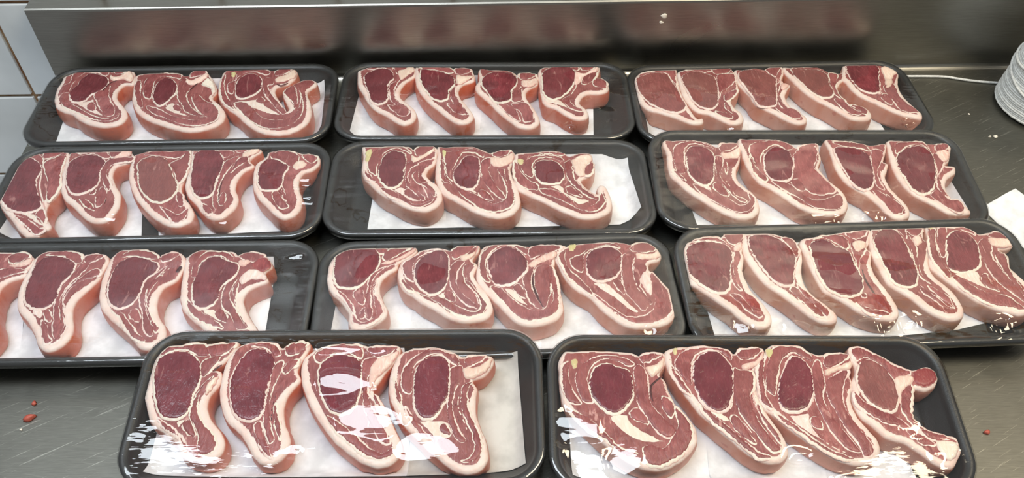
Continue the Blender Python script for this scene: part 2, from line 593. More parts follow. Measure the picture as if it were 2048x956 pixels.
def patch_mesh(name, P, zt, lift, dome, soft, step=.0017):
    if area(P) < 0: P = P[::-1]
    V, F, ed = fill(P, step)
    z = ZT + zt(V) + lift - .0008 + (dome + .0008) * (1 - np.exp(-ed / .0008))
    return mesh_from(name, np.c_[V, z], F, True, {'rim': np.clip(ed / soft, 0, 1)})

def bed_mesh(P, zt, seed, wide):
    """the lean field inside the fat edge"""
    r = np.random.RandomState(seed + 500)
    V, F, ed = fill(P if area(P) > 0 else P[::-1], .0016)
    c = V.mean(0)
    # the fat edge is thick along the back (left, front) of the chop and thin towards the chine
    side = np.clip(((V[:, 0] - c[0]) * .5 + (V[:, 1] - c[1])) / .030, 0, 1)
    wob = sum(np.sin(V @ (r.uniform(-1, 1, 2) * 260) + r.uniform(0, 6.3)) for _ in range(3)) * .00025
    w = wide * (1 - side) + .0016 * side + wob
    ok = ed > w
    tri = [f for f in F if ok[list(f)].all()]
    use = sorted(set(i for f in tri for i in f)); mp = {u: i for i, u in enumerate(use)}
    if not use: return None
    e2 = (ed - w)[use]
    z = ZT + zt(V[use]) + .0001 + .0003 * np.clip(e2 / .002, 0, 1)
    return mesh_from('lean_muscle', np.c_[V[use], z], [tuple(mp[i] for i in f) for f in tri], True, {'rim': np.clip(e2 / .0016, 0, 1)})

def halo(Q, base, extra, seed):
    if area(Q) < 0: Q = Q[::-1]
    r = np.random.RandomState(seed)
    t = np.arange(len(Q)) / len(Q) * 2 * np.pi
    var = .5 + .5 * np.sin(2 * t + r.uniform(0, 6.3)) * .6 + .25 * np.sin(5 * t + r.uniform(0, 6.3))
    d = np.roll(Q, -1, 0) - np.roll(Q, 1, 0)
    nn = np.stack([d[:, 1], -d[:, 0]], -1); nn /= np.maximum(np.linalg.norm(nn, axis=1, keepdims=True), 1e-9)
    return Q + nn * np.clip(base * (.35 + 1.3 * var) + extra * np.clip(-nn[:, 1], 0, 1), 0, .004)[:, None]

def stroke_poly(P, w):
    C = spline(P, .002, False)
    d = np.gradient(C, axis=0); nn = np.stack([-d[:, 1], d[:, 0]], -1); nn /= np.maximum(np.linalg.norm(nn, axis=1, keepdims=True), 1e-9)
    t = np.linspace(0, 1, len(C)); ww = w * .5 * (.25 + .75 * np.sin(np.pi * np.clip(t, .02, .98)) ** .6)
    return np.concatenate([C + nn * ww[:, None], (C - nn * ww[:, None])[::-1]])

# every tray: its pose, the chops in it (outline and cut-face shapes in millimetres from the tray centre), the paper sheets, loose places in the wrap
TRAYS = {}
TRAYS['T1'] = ([[1.0, 0.000349, 0.0, -0.371183], [-0.000349, 1.0, 0.0, 0.841023], [0.0, 0.0, 1.0, 0.000913], [0, 0, 0, 1]], [
    ('round chop with a red cut bone tip', [
        ('O', 0, [(-166.9, 70), (-153.7, 74.9), (-134.2, 72.2), (-116.1, 72.2), (-109, 65.8), (-103.6, 73), (-86.5, 71.5), (-78.3, 55.8), (-76, 39.5), (-86.3, 38.6), (-91.3, 26), (-89.2, 12.3), (-80.2, -0.3), (-70.5, -13.7), (-67.3, -27.7), (-72.9, -38.3), (-88, -42.4), (-106.9, -37.5), (-123.7, -27.3), (-134.2, -17.7), (-147.5, -11.8), (-157.8, -3.5), (-165, 11), (-168.6, 32), (-167.6, 49.2), (-169.8, 62.4)]),
        ('W', 0, [(-136.6, 2.1), (-123.6, 5.9), (-115.8, 9.8), (-106.5, -8.8), (-88.6, -27.2), (-106.8, -20.8), (-125.7, -8.3)]),
        ('E', 0, [(-144.4, 48.6), (-135.4, 62.6), (-122.3, 59), (-111.1, 52.2), (-106.7, 39.1), (-112.3, 24.4), (-121.6, 16.2), (-125.9, 4.9), (-136.9, 3.1), (-145.6, 10.6), (-149.5, 21.1), (-148.3, 31.6), (-144.4, 40)]),
        ('L', 0, [(-155.1, 66.4), (-133.6, 70.4), (-115.8, 68.8), (-112, 59.9), (-116.4, 56.7), (-128.3, 65.8), (-141.4, 65), (-147, 57.4), (-151.6, 38), (-150.9, 23.2), (-158, 21.3), (-159.9, 10.9), (-163.9, 21.4), (-162.8, 36.2), (-156.3, 44.6), (-157.7, 57.7)]),
        ('L', 0, [(-153.4, 6.6), (-139.8, 0.1), (-123.5, -11.4), (-109.1, -21.7), (-94.6, -28), (-81.5, -25.4), (-77.7, -16.5), (-76.5, -25.5), (-84.4, -33.2), (-95.7, -32.9), (-109.8, -27.6), (-128.4, -16.3), (-146.9, -5.8), (-152.7, 0.5)]),
        ('L', 0, [(-120.5, -0.3), (-115.3, 3.7), (-107.8, -8.7), (-108.6, -14.8), (-118.7, -10.5)]),
        ('L', 0, [(-117.7, 16.1), (-116.8, 30.8), (-106.4, 26.3), (-102.8, 36.9), (-100, 19.9), (-93.9, 5.2), (-84.8, -9.3), (-82.7, -21.4), (-89.2, -25.2), (-99.7, -15), (-109.5, 1.5)]),
        ('L', 0, [(-106.5, 64.2), (-102, 71.9), (-90.9, 70.5), (-91.8, 63.8), (-101.3, 59.6)]),
        ('B', 0, [(-109.7, 58.7), (-99.7, 54.1), (-91.5, 62.7), (-87.3, 67.1), (-78.4, 53.6), (-79.5, 42.8), (-90, 47.4), (-102.6, 45.5), (-107.8, 50)]),
        ('D', 2.3, [(-106.1, 9.6), (-109.7, 24.3), (-104.1, 41.2), (-96.6, 47.5), (-88.5, 51.7)]),
        ('D', 3.5, [(-90.9, 58.3), (-86.9, 50.5)]),
        ('S', 1.6, [(-101.8, 24.1), (-99, 9.4), (-86.7, -9.3), (-81.4, -21.4)]),
    ]),
    ('broad chop with a pink bone chunk', [
        ('O', 0, [(-76.8, 58), (-67.8, 61.7), (-48.2, 63.3), (-27.9, 62.4), (-10.3, 55.3), (-7.6, 64.1), (8.6, 66.6), (16.3, 56.9), (27.1, 38.1), (32.5, 20.9), (29.4, 10.5), (41.4, -4.2), (50.2, -18.6), (52, -32.6), (45.3, -43.2), (33.1, -50.6), (15, -53.4), (-9.2, -45.7), (-26.8, -37.5), (-45.3, -26.3), (-58.5, -12), (-67.9, 6.6), (-73.8, 34.1)]),
        ('W', 0, [(-25.1, -10.7), (-17.7, 1.3), (-13.3, -0.9), (-1.9, -17.3), (20.1, -30.8), (1.7, -27.4), (-15.5, -19)]),
        ('E', 0, [(-45.1, 39.8), (-39.5, 49.4), (-30.2, 49.2), (-20.1, 37.1), (-16.7, 22.1), (-19.6, 9.6), (-24.9, -0.6), (-29.9, -6.6), (-39.7, 1.8), (-44.7, 14.4), (-45.8, 29.1)]),
        ('L', 0, [(-72.7, 44.8), (-68.6, 46.9), (-61.9, 23.2), (-55.6, 6.3), (-51, -9.1), (-56.6, -6.9), (-63.4, 6.5), (-69.7, 23.4)]),
        ('L', 0, [(-62.1, 44.5), (-57.4, 57.5), (-46.2, 60.6), (-34.1, 60.3), (-18.6, 56.6), (-18, 47.8), (-28, 51.4), (-40.6, 53.8), (-48.8, 44.2), (-46.8, 22.8), (-46.4, 8.2), (-53.9, 12.5), (-60.3, 27.4)]),
        ('L', 0, [(-48.2, -5.1), (-32.8, -10.6), (-14.5, -23), (2.4, -30.4), (20.8, -34.2), (30.1, -30.1), (39.1, -12.3), (44.6, -20.5), (43.5, -34.3), (32.7, -42.9), (15.5, -44.4), (-3.2, -39.1), (-20.7, -28.8), (-38.4, -18.5)]),
        ('L', 0, [(-18.1, 37), (-14.5, 49.9), (-3.7, 43.2), (-1.2, 26), (-2.8, 15.5), (7.4, -7.5), (19, -19.9), (28.4, -28.1), (23.5, -28.9), (11, -23.7), (2, -17.4), (-2.9, -7.2), (-12.5, 9.4)]),
        ('L', 0, [(4.2, 13.2), (8, 19.4), (21.6, 4.5), (36.6, -6.1), (41.2, -16.4), (37.7, -30.3), (29.6, -28.1), (14.7, -11.7)]),
        ('L', 0, [(-14.5, -6.9), (-11.5, -2.9), (-3.2, -11.3), (-3.1, -17.3), (-11.3, -15.1)]),
        ('L', 0, [(-7.3, 59.7), (-3.1, 65.1), (9.7, 64.8), (12.2, 59.2), (-0.3, 51.8), (-6, 50.8)]),
        ('B', 0, [(-11.8, 49.9), (-2.8, 45.3), (13.1, 58.1), (16.7, 53.6), (5.7, 36.5), (-5.7, 34.6)]),
        ('F', 0, [(11.4, 34.2), (16.2, 49.2), (26.4, 38.1), (31.9, 20.9), (29.6, 12.6), (23.3, 27.5)]),
        ('D', 2.6, [(-0.7, 23.8), (3.5, 34.4), (12.7, 47.1)]),
        ('S', 1.6, [(-22.4, 7.6), (-24.4, -2.6), (-7.8, -19.2)]),
    ]),
    ('hooked chop with a loose fat tip', [
        ('O', 0, [(34.8, 63.1), (44.2, 70.3), (66.1, 68.4), (81.9, 71), (97.2, 63.9), (106.8, 67), (125.2, 65.5), (128.3, 53.2), (120.7, 35.9), (107.1, 29.8), (106.1, 19.2), (113.9, 2.3), (126.7, -19.5), (129.2, -14.5), (123.3, -0), (117.6, 16.8), (121.9, 27.3), (131, 37.8), (142.2, 44.1), (154.6, 40.5), (156.2, 32.9), (146.8, 18.2), (152.8, -2.8), (156.9, -25.2), (154.4, -41), (145.9, -52.4), (130.8, -60.7), (112.1, -60.2), (96, -53.5), (79.7, -39.2), (66.9, -24), (54.6, -12.7), (42.8, 1.9), (35.4, 20.9), (33.1, 44.5)]),
        ('W', 0, [(62.2, 1.4), (77.4, 3.1), (88.8, 4.9), (99.9, -7.7), (123.6, -28.4), (106.6, -26), (92.9, -19.6)]),
        ('E', 0, [(63.2, 54.7), (73.5, 56.7), (84.2, 48.7), (88.2, 32.4), (86.4, 19.6), (79.9, 11.4), (69.3, 5.4), (61.1, 7.7), (56.8, 20.3), (55.2, 39.6)]),
        ('L', 0, [(34.5, 44.4), (38.2, 59.7), (40.1, 35.7), (46.9, 14.3), (58.6, -6.7), (62.7, -14.9), (50.8, -6.5), (41.1, 10.2)]),
        ('L', 0, [(45, 37.7), (51.8, 44), (52, 57.2), (58.7, 64.8), (77, 67.7), (94.3, 60.6), (91.3, 54), (72.8, 60.7), (60.2, 56.5), (53.8, 44), (54.7, 26.8), (54.3, 16.2), (48.7, 18.4)]),
        ('L', 0, [(60.4, -2.6), (70.4, -0.8), (85.4, -13.4), (97.1, -29.7), (109.3, -35), (127, -34.4), (137.3, -26.7), (141, -6.6), (139.5, 14.2), (135.2, 27), (143.8, 1.6), (146.5, -18.9), (142.5, -36.8), (131.5, -48.2), (114.6, -52.6), (98.7, -47.4), (84.1, -35.3), (71.5, -21.1)]),
        ('L', 0, [(87.4, 45.4), (97.4, 49.5), (102.4, 34.2), (96.1, 32.2), (104.4, 12.9), (118, -8.1), (126.2, -20.5), (124.5, -26.4), (117.2, -20.2), (104.1, -1.6), (93.3, 17.4)]),
        ('L', 0, [(86.2, 5), (90.7, 9.1), (97.3, 0.6), (95.7, -5.5), (85.9, -1.2)]),
        ('L', 0, [(117.9, 18.9), (128, 31.4), (134.9, 14.3), (138.4, -6.5), (135.9, -16.7), (131.3, -2.3), (121.8, 10.4)]),
        ('L', 0, [(99.9, 59.4), (107, 65.9), (120.7, 64.5), (112.7, 54.7), (102.4, 51.6)]),
        ('B', 0, [(103.1, 47.2), (114.2, 53.5), (124.7, 64.4), (128.6, 51), (117.4, 40.3), (104.4, 38.5)]),
        ('D', 2.1, [(104.8, 36.3), (112, 31.8), (120.6, 37)]),
        ('Y', 0, [(44.7, 60.7), (49.9, 61.7), (50.1, 49.5), (46.5, 50.7)]),
        ('S', 1.6, [(102.1, 32), (100.8, 19.3), (110.3, 0.3), (122.1, -18.3)]),
    ]),
], [[(-0.1562, -0.0416), (-0.1721, 0.0845), (-0.0227, 0.0918), (-0.0035, -0.0454)], [(-0.0073, -0.0471), (-0.0285, 0.0942), (0.0706, 0.0897), (0.1677, 0.0852), (0.1712, -0.0329), (0.1618, -0.0421)]], [])
TRAYS['T2'] = ([[0.999784, 0.020768, 0.0, 0.000364], [-0.020768, 0.999784, 0.0, 0.839444], [0.0, 0.0, 1.0, 0.000913], [0, 0, 0, 1]], [
    ('slim chop with a thick pale fat edge', [
        ('O', 0, [(-165, 68.4), (-154.5, 72.2), (-138.6, 77.4), (-127.3, 74), (-119.1, 64.9), (-111.9, 69.4), (-99.2, 72.8), (-92.2, 64.8), (-90.8, 49.2), (-102, 36.1), (-108.4, 18.9), (-106.6, 3.1), (-97.7, -7.3), (-87.8, -19.6), (-84.8, -31.6), (-88.2, -42.5), (-97.3, -48), (-107.2, -43.4), (-121, -30.5), (-136.2, -18.8), (-146.1, -4), (-155.3, 14.8), (-161.9, 29.8), (-164.8, 51.6)]),
        ('E', 0, [(-155.5, 49.4), (-145, 59.4), (-131.8, 62.7), (-121.9, 58.2), (-117.9, 42.7), (-123.6, 29.7), (-121.8, 8.4), (-123.3, -4.1), (-131.8, -11.3), (-141.3, -6.1), (-146.9, 10.6), (-153.5, 29.8)]),
        ('L', 0, [(-154.9, 62.7), (-138.4, 75.1), (-127.1, 71.7), (-120.2, 62.6), (-122, 59.1), (-134.7, 64.5), (-147.9, 60.5)]),
        ('L', 0, [(-122.2, 29.7), (-115.4, 36.1), (-114.6, 51.5), (-106.3, 49.2), (-112.9, 29.6), (-115, 14.7), (-111.9, 0), (-104.6, -10.3), (-108.3, -12.4), (-116.6, -6.2), (-120.6, 10.5)]),
        ('L', 0, [(-121.5, -10.3), (-114.8, -12.3), (-108.6, -8.3), (-99.2, -12.4), (-93.2, -24.6), (-95.2, -32.6), (-101.5, -34.6), (-111.1, -26.5)]),
        ('L', 0, [(-118.7, 69.4), (-110.7, 71.6), (-99.8, 71.6), (-104.3, 58.1), (-111.7, 49.3), (-117.8, 58.2)]),
        ('B', 0, [(-113.8, 58.2), (-107.2, 60.4), (-96.9, 69.3), (-92.1, 58.1), (-100.8, 47), (-108.2, 38.3), (-112.9, 47.1)]),
        ('S', 1.1, [(-122.8, 36.2), (-120.3, 14.7), (-121, 0)]),
    ]),
    ('slim chop with a ragged fatty bone end', [
        ('O', 0, [(-90.1, 69.3), (-84.7, 71.6), (-66.9, 70.4), (-49, 68.1), (-40.5, 59.1), (-38, 64.7), (-25.7, 65.8), (-18.1, 60.1), (-14.5, 44.6), (-15.7, 38), (-30.2, 29.4), (-34.5, 16.5), (-32.2, 3.9), (-24, -10.6), (-16.1, -26.9), (-14.4, -34.9), (-20.6, -44.7), (-30.8, -46.7), (-43.8, -36.8), (-56, -21.7), (-68.4, -7.4), (-79.8, 10.4), (-87.6, 29.6), (-90.6, 51.4)]),
        ('E', 0, [(-82.7, 60.3), (-70.4, 58), (-53.9, 53.5), (-41.4, 44.6), (-39.6, 29.4), (-45.8, 16.6), (-46.5, 1.9), (-55.5, -4.3), (-64.8, -0.2), (-73.3, 12.4), (-82.4, 31.7), (-84.8, 49.2)]),
        ('L', 0, [(-85.8, 67.1), (-66.8, 69.3), (-48.9, 65.8), (-40.4, 55.7), (-45.7, 52.4), (-66.3, 59.1), (-82.8, 61.4)]),
        ('L', 0, [(-44.4, 14.5), (-38.2, 27.2), (-37.6, 10.2), (-31.9, -6.5), (-32.8, -18.8), (-41, -6.4)]),
        ('L', 0, [(-47.5, -8.5), (-39.6, -8.5), (-29.1, -14.7), (-22.3, -26.9), (-26.1, -30.9), (-35.1, -28.8), (-43.2, -18.7)]),
        ('L', 0, [(-29.2, -10.6), (-22.3, -24.9), (-20.9, -30.9), (-24.1, -32.9), (-26.3, -22.8)]),
        ('L', 0, [(-39.3, 62.4), (-25.7, 63.5), (-18.8, 59), (-25.4, 51.2), (-37.6, 51.3)]),
        ('B', 0, [(-37.5, 49), (-26.6, 46.8), (-15.2, 46.8), (-19.8, 40.2), (-31.6, 29.4), (-36.2, 29.4)]),
        ('S', 1.0, [(-46.2, -6.4), (-36.5, -24.8), (-31.2, -30.8)]),
    ]),
    ('chop with long striped tail', [
        ('O', 0, [(-7.4, 62.3), (4.1, 61.2), (25.9, 60), (38.1, 53.3), (40.7, 44.4), (46.3, 54.3), (61.2, 53.2), (67.1, 48.7), (65.9, 31.2), (54.9, 20.5), (50.7, 12), (52.3, -0.6), (60.3, -19.1), (65.6, -35.2), (65.2, -47.1), (56.7, -54.8), (42.7, -53.8), (31.5, -43), (18.8, -27), (7.1, -8.7), (-3.5, 5.9), (-11.6, 18.6), (-11.7, 29.3), (-7.8, 40.2)]),
        ('E', 0, [(-3.8, 42.3), (6.9, 53.3), (24.5, 54.4), (38, 46.6), (40.4, 29.1), (33.5, 16.3), (32, -2.6), (21.5, -7.7), (12.3, -6.6), (3.1, 10.1), (-5, 29.3)]),
        ('L', 0, [(34.9, 16.3), (42.9, 18.4), (45.6, 24.8), (46.7, 9.9), (45, -4.7), (34.5, -6.7)]),
        ('L', 0, [(16.2, -9.7), (26.7, -10.8), (37, -19), (41.8, -35.1), (42.9, -45), (35.4, -39.1), (25.2, -25)]),
        ('L', 0, [(31.9, -10.8), (39.7, -8.8), (51.5, -8.8), (57.6, -23.1), (59.8, -35.2), (55.7, -45.1), (48, -45), (43.3, -27.1)]),
        ('S', 1.3, [(39.7, -12.9), (45.8, -31.1), (50.6, -45)]),
        ('S', 1.0, [(48.8, -10.9), (53.7, -25.1), (56, -35.2)]),
        ('S', 0.8, [(33.5, 14.2), (33.9, -6.7)]),
        ('L', 0, [(44.9, 52.1), (61.1, 52.1), (65.1, 48.7), (55.4, 40), (44.6, 40)]),
        ('B', 0, [(45.9, 35.6), (55.3, 37.8), (66.2, 42.1), (65.9, 31.2), (54.9, 22.6), (47, 24.8)]),
    ]),
    ('chop with a frayed flap of meat', [
        ('O', 0, [(70.3, 61), (83.6, 70), (100.4, 76.1), (116.9, 75.1), (124.7, 67.6), (135.8, 69.8), (148.1, 68.7), (147.1, 56.3), (140.1, 37.5), (147.4, 44.1), (157.1, 30.9), (154.5, 17), (143.4, 11.7), (128.7, 10.7), (120.2, 2.3), (117.5, -8), (123.4, -17.3), (127.2, -27.4), (124, -36.4), (113.5, -39.4), (101.1, -32.4), (87.6, -18.2), (74.9, -10), (71.5, 3.5), (69.8, 29.1)]),
        ('W', 0, [(74.1, 1.4), (93.7, -1.8), (105.7, -19.3), (110.5, -25.4), (93, -15.1), (77.7, -6.9)]),
        ('E', 0, [(74.8, 55.4), (88.9, 65.4), (102.8, 68.8), (115.8, 57.5), (116, 39.8), (105.1, 14), (93.8, 1.4), (83.2, -1.7), (74.3, 7.7), (72.5, 29)]),
        ('L', 0, [(86.3, 68.8), (101.8, 75.2), (118.2, 73.3), (121.4, 59.7), (115.8, 57.5), (102.9, 70.6)]),
        ('L', 0, [(96.3, -0.7), (106, 7.6), (114.1, 31.1), (120.1, 39.8), (113.3, 18.2), (107, 1.3), (108.8, -11.1), (121.1, -22.4), (119.6, -25.4), (108.2, -21.3), (98.5, -9)]),
        ('L', 0, [(125.8, 44.1), (133.2, 53), (144.2, 54.1), (138.8, 37.5), (130.1, 28.9), (123.4, 28.9)]),
        ('L', 0, [(136.9, 31), (143.2, 41.9), (153.6, 37.5), (155.3, 26.6), (152.1, 20.2), (139.2, 25.6)]),
        ('L', 0, [(124.5, 65.3), (135.7, 68.7), (143.8, 66.4), (133.5, 57.4), (125.4, 58.6)]),
        ('B', 0, [(117, 55.3), (126.2, 50.8), (146.5, 66.4), (146.5, 57.4), (128.5, 44.1), (119.3, 28.9), (113.8, 26.8)]),
    ]),
], [[(-0.1665, -0.0432), (-0.1689, 0.0956), (-0.0677, 0.0953), (-0.0773, -0.0436)], [(-0.0824, -0.0426), (-0.0718, 0.0953), (0.0039, 0.0951), (-0.0048, -0.043)], [(-0.0079, -0.0439), (-0.0015, 0.0951), (0.1421, 0.0947), (0.1348, -0.0417)]], [(0.103, -0.0548, (0.005, 0.007), 0.0001, 0.094, 0.63)])
TRAYS['T3'] = ([[0.99991, -0.013439, 0.0, 0.36693], [0.013439, 0.99991, 0.0, 0.829967], [0.0, 0.0, 1.0, 0.000913], [0, 0, 0, 1]], [
    ('plain oval chop without a curled tail', [
        ('O', 0, [(-180.6, 48.7), (-165.2, 61.5), (-141.1, 66.2), (-116.4, 69.3), (-118.2, 51.9), (-118.3, 32.3), (-117.3, 8.8), (-114.4, -7.9), (-111.3, -22.3), (-106.3, -33.5), (-101, -32.7), (-101.9, -40.6), (-112.5, -42.1), (-124.2, -35.8), (-138.1, -26.3), (-152.4, -18.7), (-165.5, -11.1), (-173.7, 4.7), (-179.2, 25.9)]),
        ('E', 0, [(-174.7, 43), (-159.2, 55.7), (-142, 60.6), (-129.3, 54.6), (-126.2, 41.2), (-121.2, 23.8), (-119.4, 4.7), (-116.8, -9.9), (-123.9, -19.8), (-134.6, -21.4), (-147.8, -14.8), (-161.5, -2), (-169.4, 15), (-173.9, 30)]),
        ('L', 0, [(-164.1, 59.2), (-141.3, 65), (-117.4, 67.5), (-119.2, 49.8), (-120.6, 34.5), (-125.8, 43.4), (-128.9, 56.8), (-141.8, 61.7)]),
        ('S', 1.9, [(-135.6, 41.6), (-128.3, 52.3), (-124.6, 34.7), (-121, 17.4)]),
        ('S', 1.1, [(-145.8, 13), (-140.5, 24.5)]),
        ('S', 0.8, [(-143.2, 12.9), (-133.5, 7.3)]),
    ]),
    ('marbled chop with white flecks of fat', [
        ('O', 0, [(-114.7, 59.6), (-105.3, 66), (-88, 69.8), (-75.4, 70.5), (-68.3, 64.6), (-52.3, 68.5), (-43, 63.7), (-40.7, 49), (-42.4, 35.9), (-44.3, 18.7), (-57.4, 2.4), (-56.9, -13.2), (-51.2, -22.6), (-49.9, -32.7), (-55.8, -42.4), (-67.7, -43.9), (-79.9, -34.5), (-91, -25.1), (-103.1, -20.6), (-110.2, -10.1), (-115.6, 10.8), (-116.7, 30), (-116.2, 47.4)]),
        ('E', 0, [(-108.9, 53.8), (-92.7, 59.9), (-78.6, 54.9), (-69.1, 47.9), (-68.7, 30.4), (-71.9, 9.2), (-76.7, -7.3), (-85.2, -16.2), (-96.7, -14.7), (-105.1, -4.1), (-110, 19.1), (-112.4, 38.5)]),
        ('L', 0, [(-104.6, 62.6), (-86.8, 68.7), (-75.9, 68.3), (-69, 61.2), (-77.9, 58.2), (-92.3, 62.1)]),
        ('L', 0, [(-64.1, 52.1), (-52.7, 53.9), (-43.2, 53.6), (-43.4, 40.3), (-53.1, 27.7), (-66.1, 17.4), (-71.9, 2.9), (-69.4, 24)]),
        ('L', 0, [(-65.3, 8.9), (-53.6, 19.1), (-45.1, 20.9), (-53.8, 6.4), (-64.9, -1.5)]),
        ('L', 0, [(-66.6, -3.5), (-62.3, -7.8), (-60.7, -18.1), (-61.2, -26.2), (-65.5, -22), (-68.9, -13.7)]),
        ('L', 0, [(-83.6, -21.3), (-72.2, -22.8), (-64.2, -28.1), (-63, -34.1), (-68.3, -34.9), (-77.6, -29.6)]),
        ('L', 0, [(-68.8, 62.4), (-52.5, 67.4), (-43.9, 62.6), (-51.1, 55), (-67.7, 54.5)]),
        ('S', 1.3, [(-70.1, 4.9), (-59.8, 21.5), (-45.7, 36)]),
        ('S', 1.1, [(-69.2, 21.8), (-70.1, 4.9), (-74.1, -7.4)]),
        ('S', 1.1, [(-107.9, 23.3), (-94.6, 29.2), (-89.3, 35.5)]),
        ('S', 1.1, [(-82.6, 48.4), (-74.5, 54.7), (-68.6, 43.5)]),
    ]),
    ('chop with grey sheen and folded fat tail', [
        ('O', 0, [(-38.4, 62.4), (-26, 62.3), (-12.4, 67), (1.6, 62), (12.8, 67.7), (24.1, 65.7), (23.5, 55.6), (16.1, 38.1), (16.3, 33.7), (24.6, 29.1), (17.7, 18.6), (12.3, 6), (14, -14.8), (21.7, -25.3), (27.6, -37.6), (23.8, -45.4), (13, -47), (2, -39.6), (-8, -28.2), (-18.5, -17.7), (-26.9, -9.2), (-31.6, 9.8), (-38.3, 27.1), (-41.4, 40.3)]),
        ('E', 0, [(-33.9, 57.7), (-17.8, 61.6), (-1.7, 54.3), (9.1, 42.8), (6.7, 25.4), (1.1, 4.3), (-3.8, -12.1), (-16.4, -14.7), (-26.1, -11.3), (-29.5, 7.6), (-36, 31.3), (-37.9, 46.7)]),
        ('L', 0, [(8.4, 29.7), (15.5, 35.9), (6.5, 14.7), (4.9, -4.2), (9, -18.7), (4.5, -20.6), (0.4, -6.1)]),
        ('L', 0, [(-6.2, -16.1), (3.7, -18.5), (14.2, -18.9), (21.8, -29.4), (19.1, -39.3), (11.3, -39), (1.8, -30.6)]),
        ('L', 0, [(1.4, 60.9), (13.8, 66.1), (22.4, 64.6), (16.4, 54.7), (11.1, 44.9), (3.5, 53)]),
        ('B', 0, [(14.4, 31.6), (23, 28), (15, 18.7), (11, 18.8)]),
        ('S', 1.3, [(-0.2, -18.4), (10.2, -28.9), (15.7, -37.2)]),
    ]),
    ('long chop with looped thin fat lines', [
        ('O', 0, [(25.1, 65.7), (36.1, 65.3), (54.4, 65.7), (74.4, 62.7), (82.7, 53.4), (92.3, 48.5), (100.2, 51.6), (97, 37.3), (90.9, 30.9), (84.2, 20.4), (83.6, 3.3), (88.3, -11.5), (100.2, -16), (108.6, -22.5), (110.5, -30.7), (106.5, -40.6), (95.2, -43.2), (82.9, -40.7), (73.4, -29.3), (62.1, -14.6), (49.9, -1.7), (40.9, 13.4), (33.6, 30.9), (29, 44.2), (25.9, 53.2)]),
        ('E', 0, [(35.2, 61.9), (52.5, 59), (72.4, 56), (78.7, 44.6), (76.1, 27.1), (76.9, 12.1), (71, 1.7), (58.5, 0.1), (48.3, 11), (41.1, 28.5), (35.1, 46.2)]),
        ('L', 0, [(82, 51.2), (92, 47.4), (87.6, 33.3), (82.9, 22.6), (81.6, 5.5), (85.7, -7.2), (82.4, -5), (76.3, 5.7), (76.8, 25), (79.4, 42.4)]),
        ('L', 0, [(72.4, -2.5), (83, -2.9), (87.7, -17.6), (96.2, -28.2), (102, -30.4), (95.2, -35.2), (85.1, -33.8), (77.9, -23.4)]),
        ('L', 0, [(89.6, -15.6), (100.8, -18.1), (106.6, -24.5), (105.3, -32.5), (100.7, -34.4), (96.8, -26.2)]),
        ('S', 1.1, [(77.7, 1.4), (85.1, -17.5), (95.5, -34.2)]),
        ('S', 1.1, [(91, -15.7), (102.1, -22.3), (103.3, -30.5)]),
        ('S', 1.1, [(53.7, 63.5), (72, 59.4), (79.7, 47.9), (99.1, 48.3)]),
    ]),
    ('chop with raised bone and straight tail', [
        ('O', 0, [(111.8, 75), (130.2, 75.5), (148.1, 74.2), (157.9, 69.9), (168.8, 72.9), (182.9, 80.5), (185.8, 75.8), (178.9, 56.6), (170, 39), (163.8, 21.7), (162.3, 4.6), (165.5, -12.3), (170.2, -24.9), (173.3, -34.1), (169.9, -43), (161.6, -40.7), (146.9, -34.1), (134.8, -23.5), (123.3, -10.7), (110.9, 0.2), (103.3, 14.3), (99.7, 30.6), (96.4, 39.5), (103.3, 57.1)]),
        ('E', 0, [(113.8, 72.7), (131.3, 74.3), (146.4, 69.2), (150.9, 57.6), (144.8, 39.9), (139.4, 20.4), (133.7, 7.8), (121.3, 7.2), (111.7, 15), (107.2, 30.3), (106, 50.3)]),
        ('L', 0, [(132.8, 1.5), (142.3, 5.4), (145.7, -11.6), (140.9, -17.6), (135.2, -11.2)]),
        ('L', 0, [(142.7, 18.2), (156.7, 30.7), (159.6, 19.7), (157.6, 2.7), (162.1, -14.3), (169.8, -33), (158.1, -32.5), (148.5, -26.1), (145.7, -11.6), (142.3, 5.4)]),
        ('B', 0, [(154.4, 59.7), (178.6, 72.6), (185.4, 75.8), (176.8, 52.1), (163.9, 39.2), (153.5, 17.8), (146, 15.9), (150.1, 35.3)]),
        ('L', 0, [(172, 74), (182.7, 78.2), (181, 71.3), (167, 63.8), (162.3, 66.3)]),
        ('S', 1.4, [(140.9, 24.7), (135.6, 5.6), (119.6, 6.2)]),
    ]),
], [[(-0.1685, 0.0912), (-0.1669, -0.0457), (-0.039, -0.0507), (-0.0199, 0.0856)], [(-0.0212, 0.0857), (-0.0402, -0.0506), (0.1365, -0.0509), (0.1279, 0.0801)]], [(-0.0701, -0.0551, (0.006, 0.005), 0.0001, 0.304, 0.612), (0.1508, -0.0533, (0.008, 0.008), 0.0001, 0.303, 0.63)])
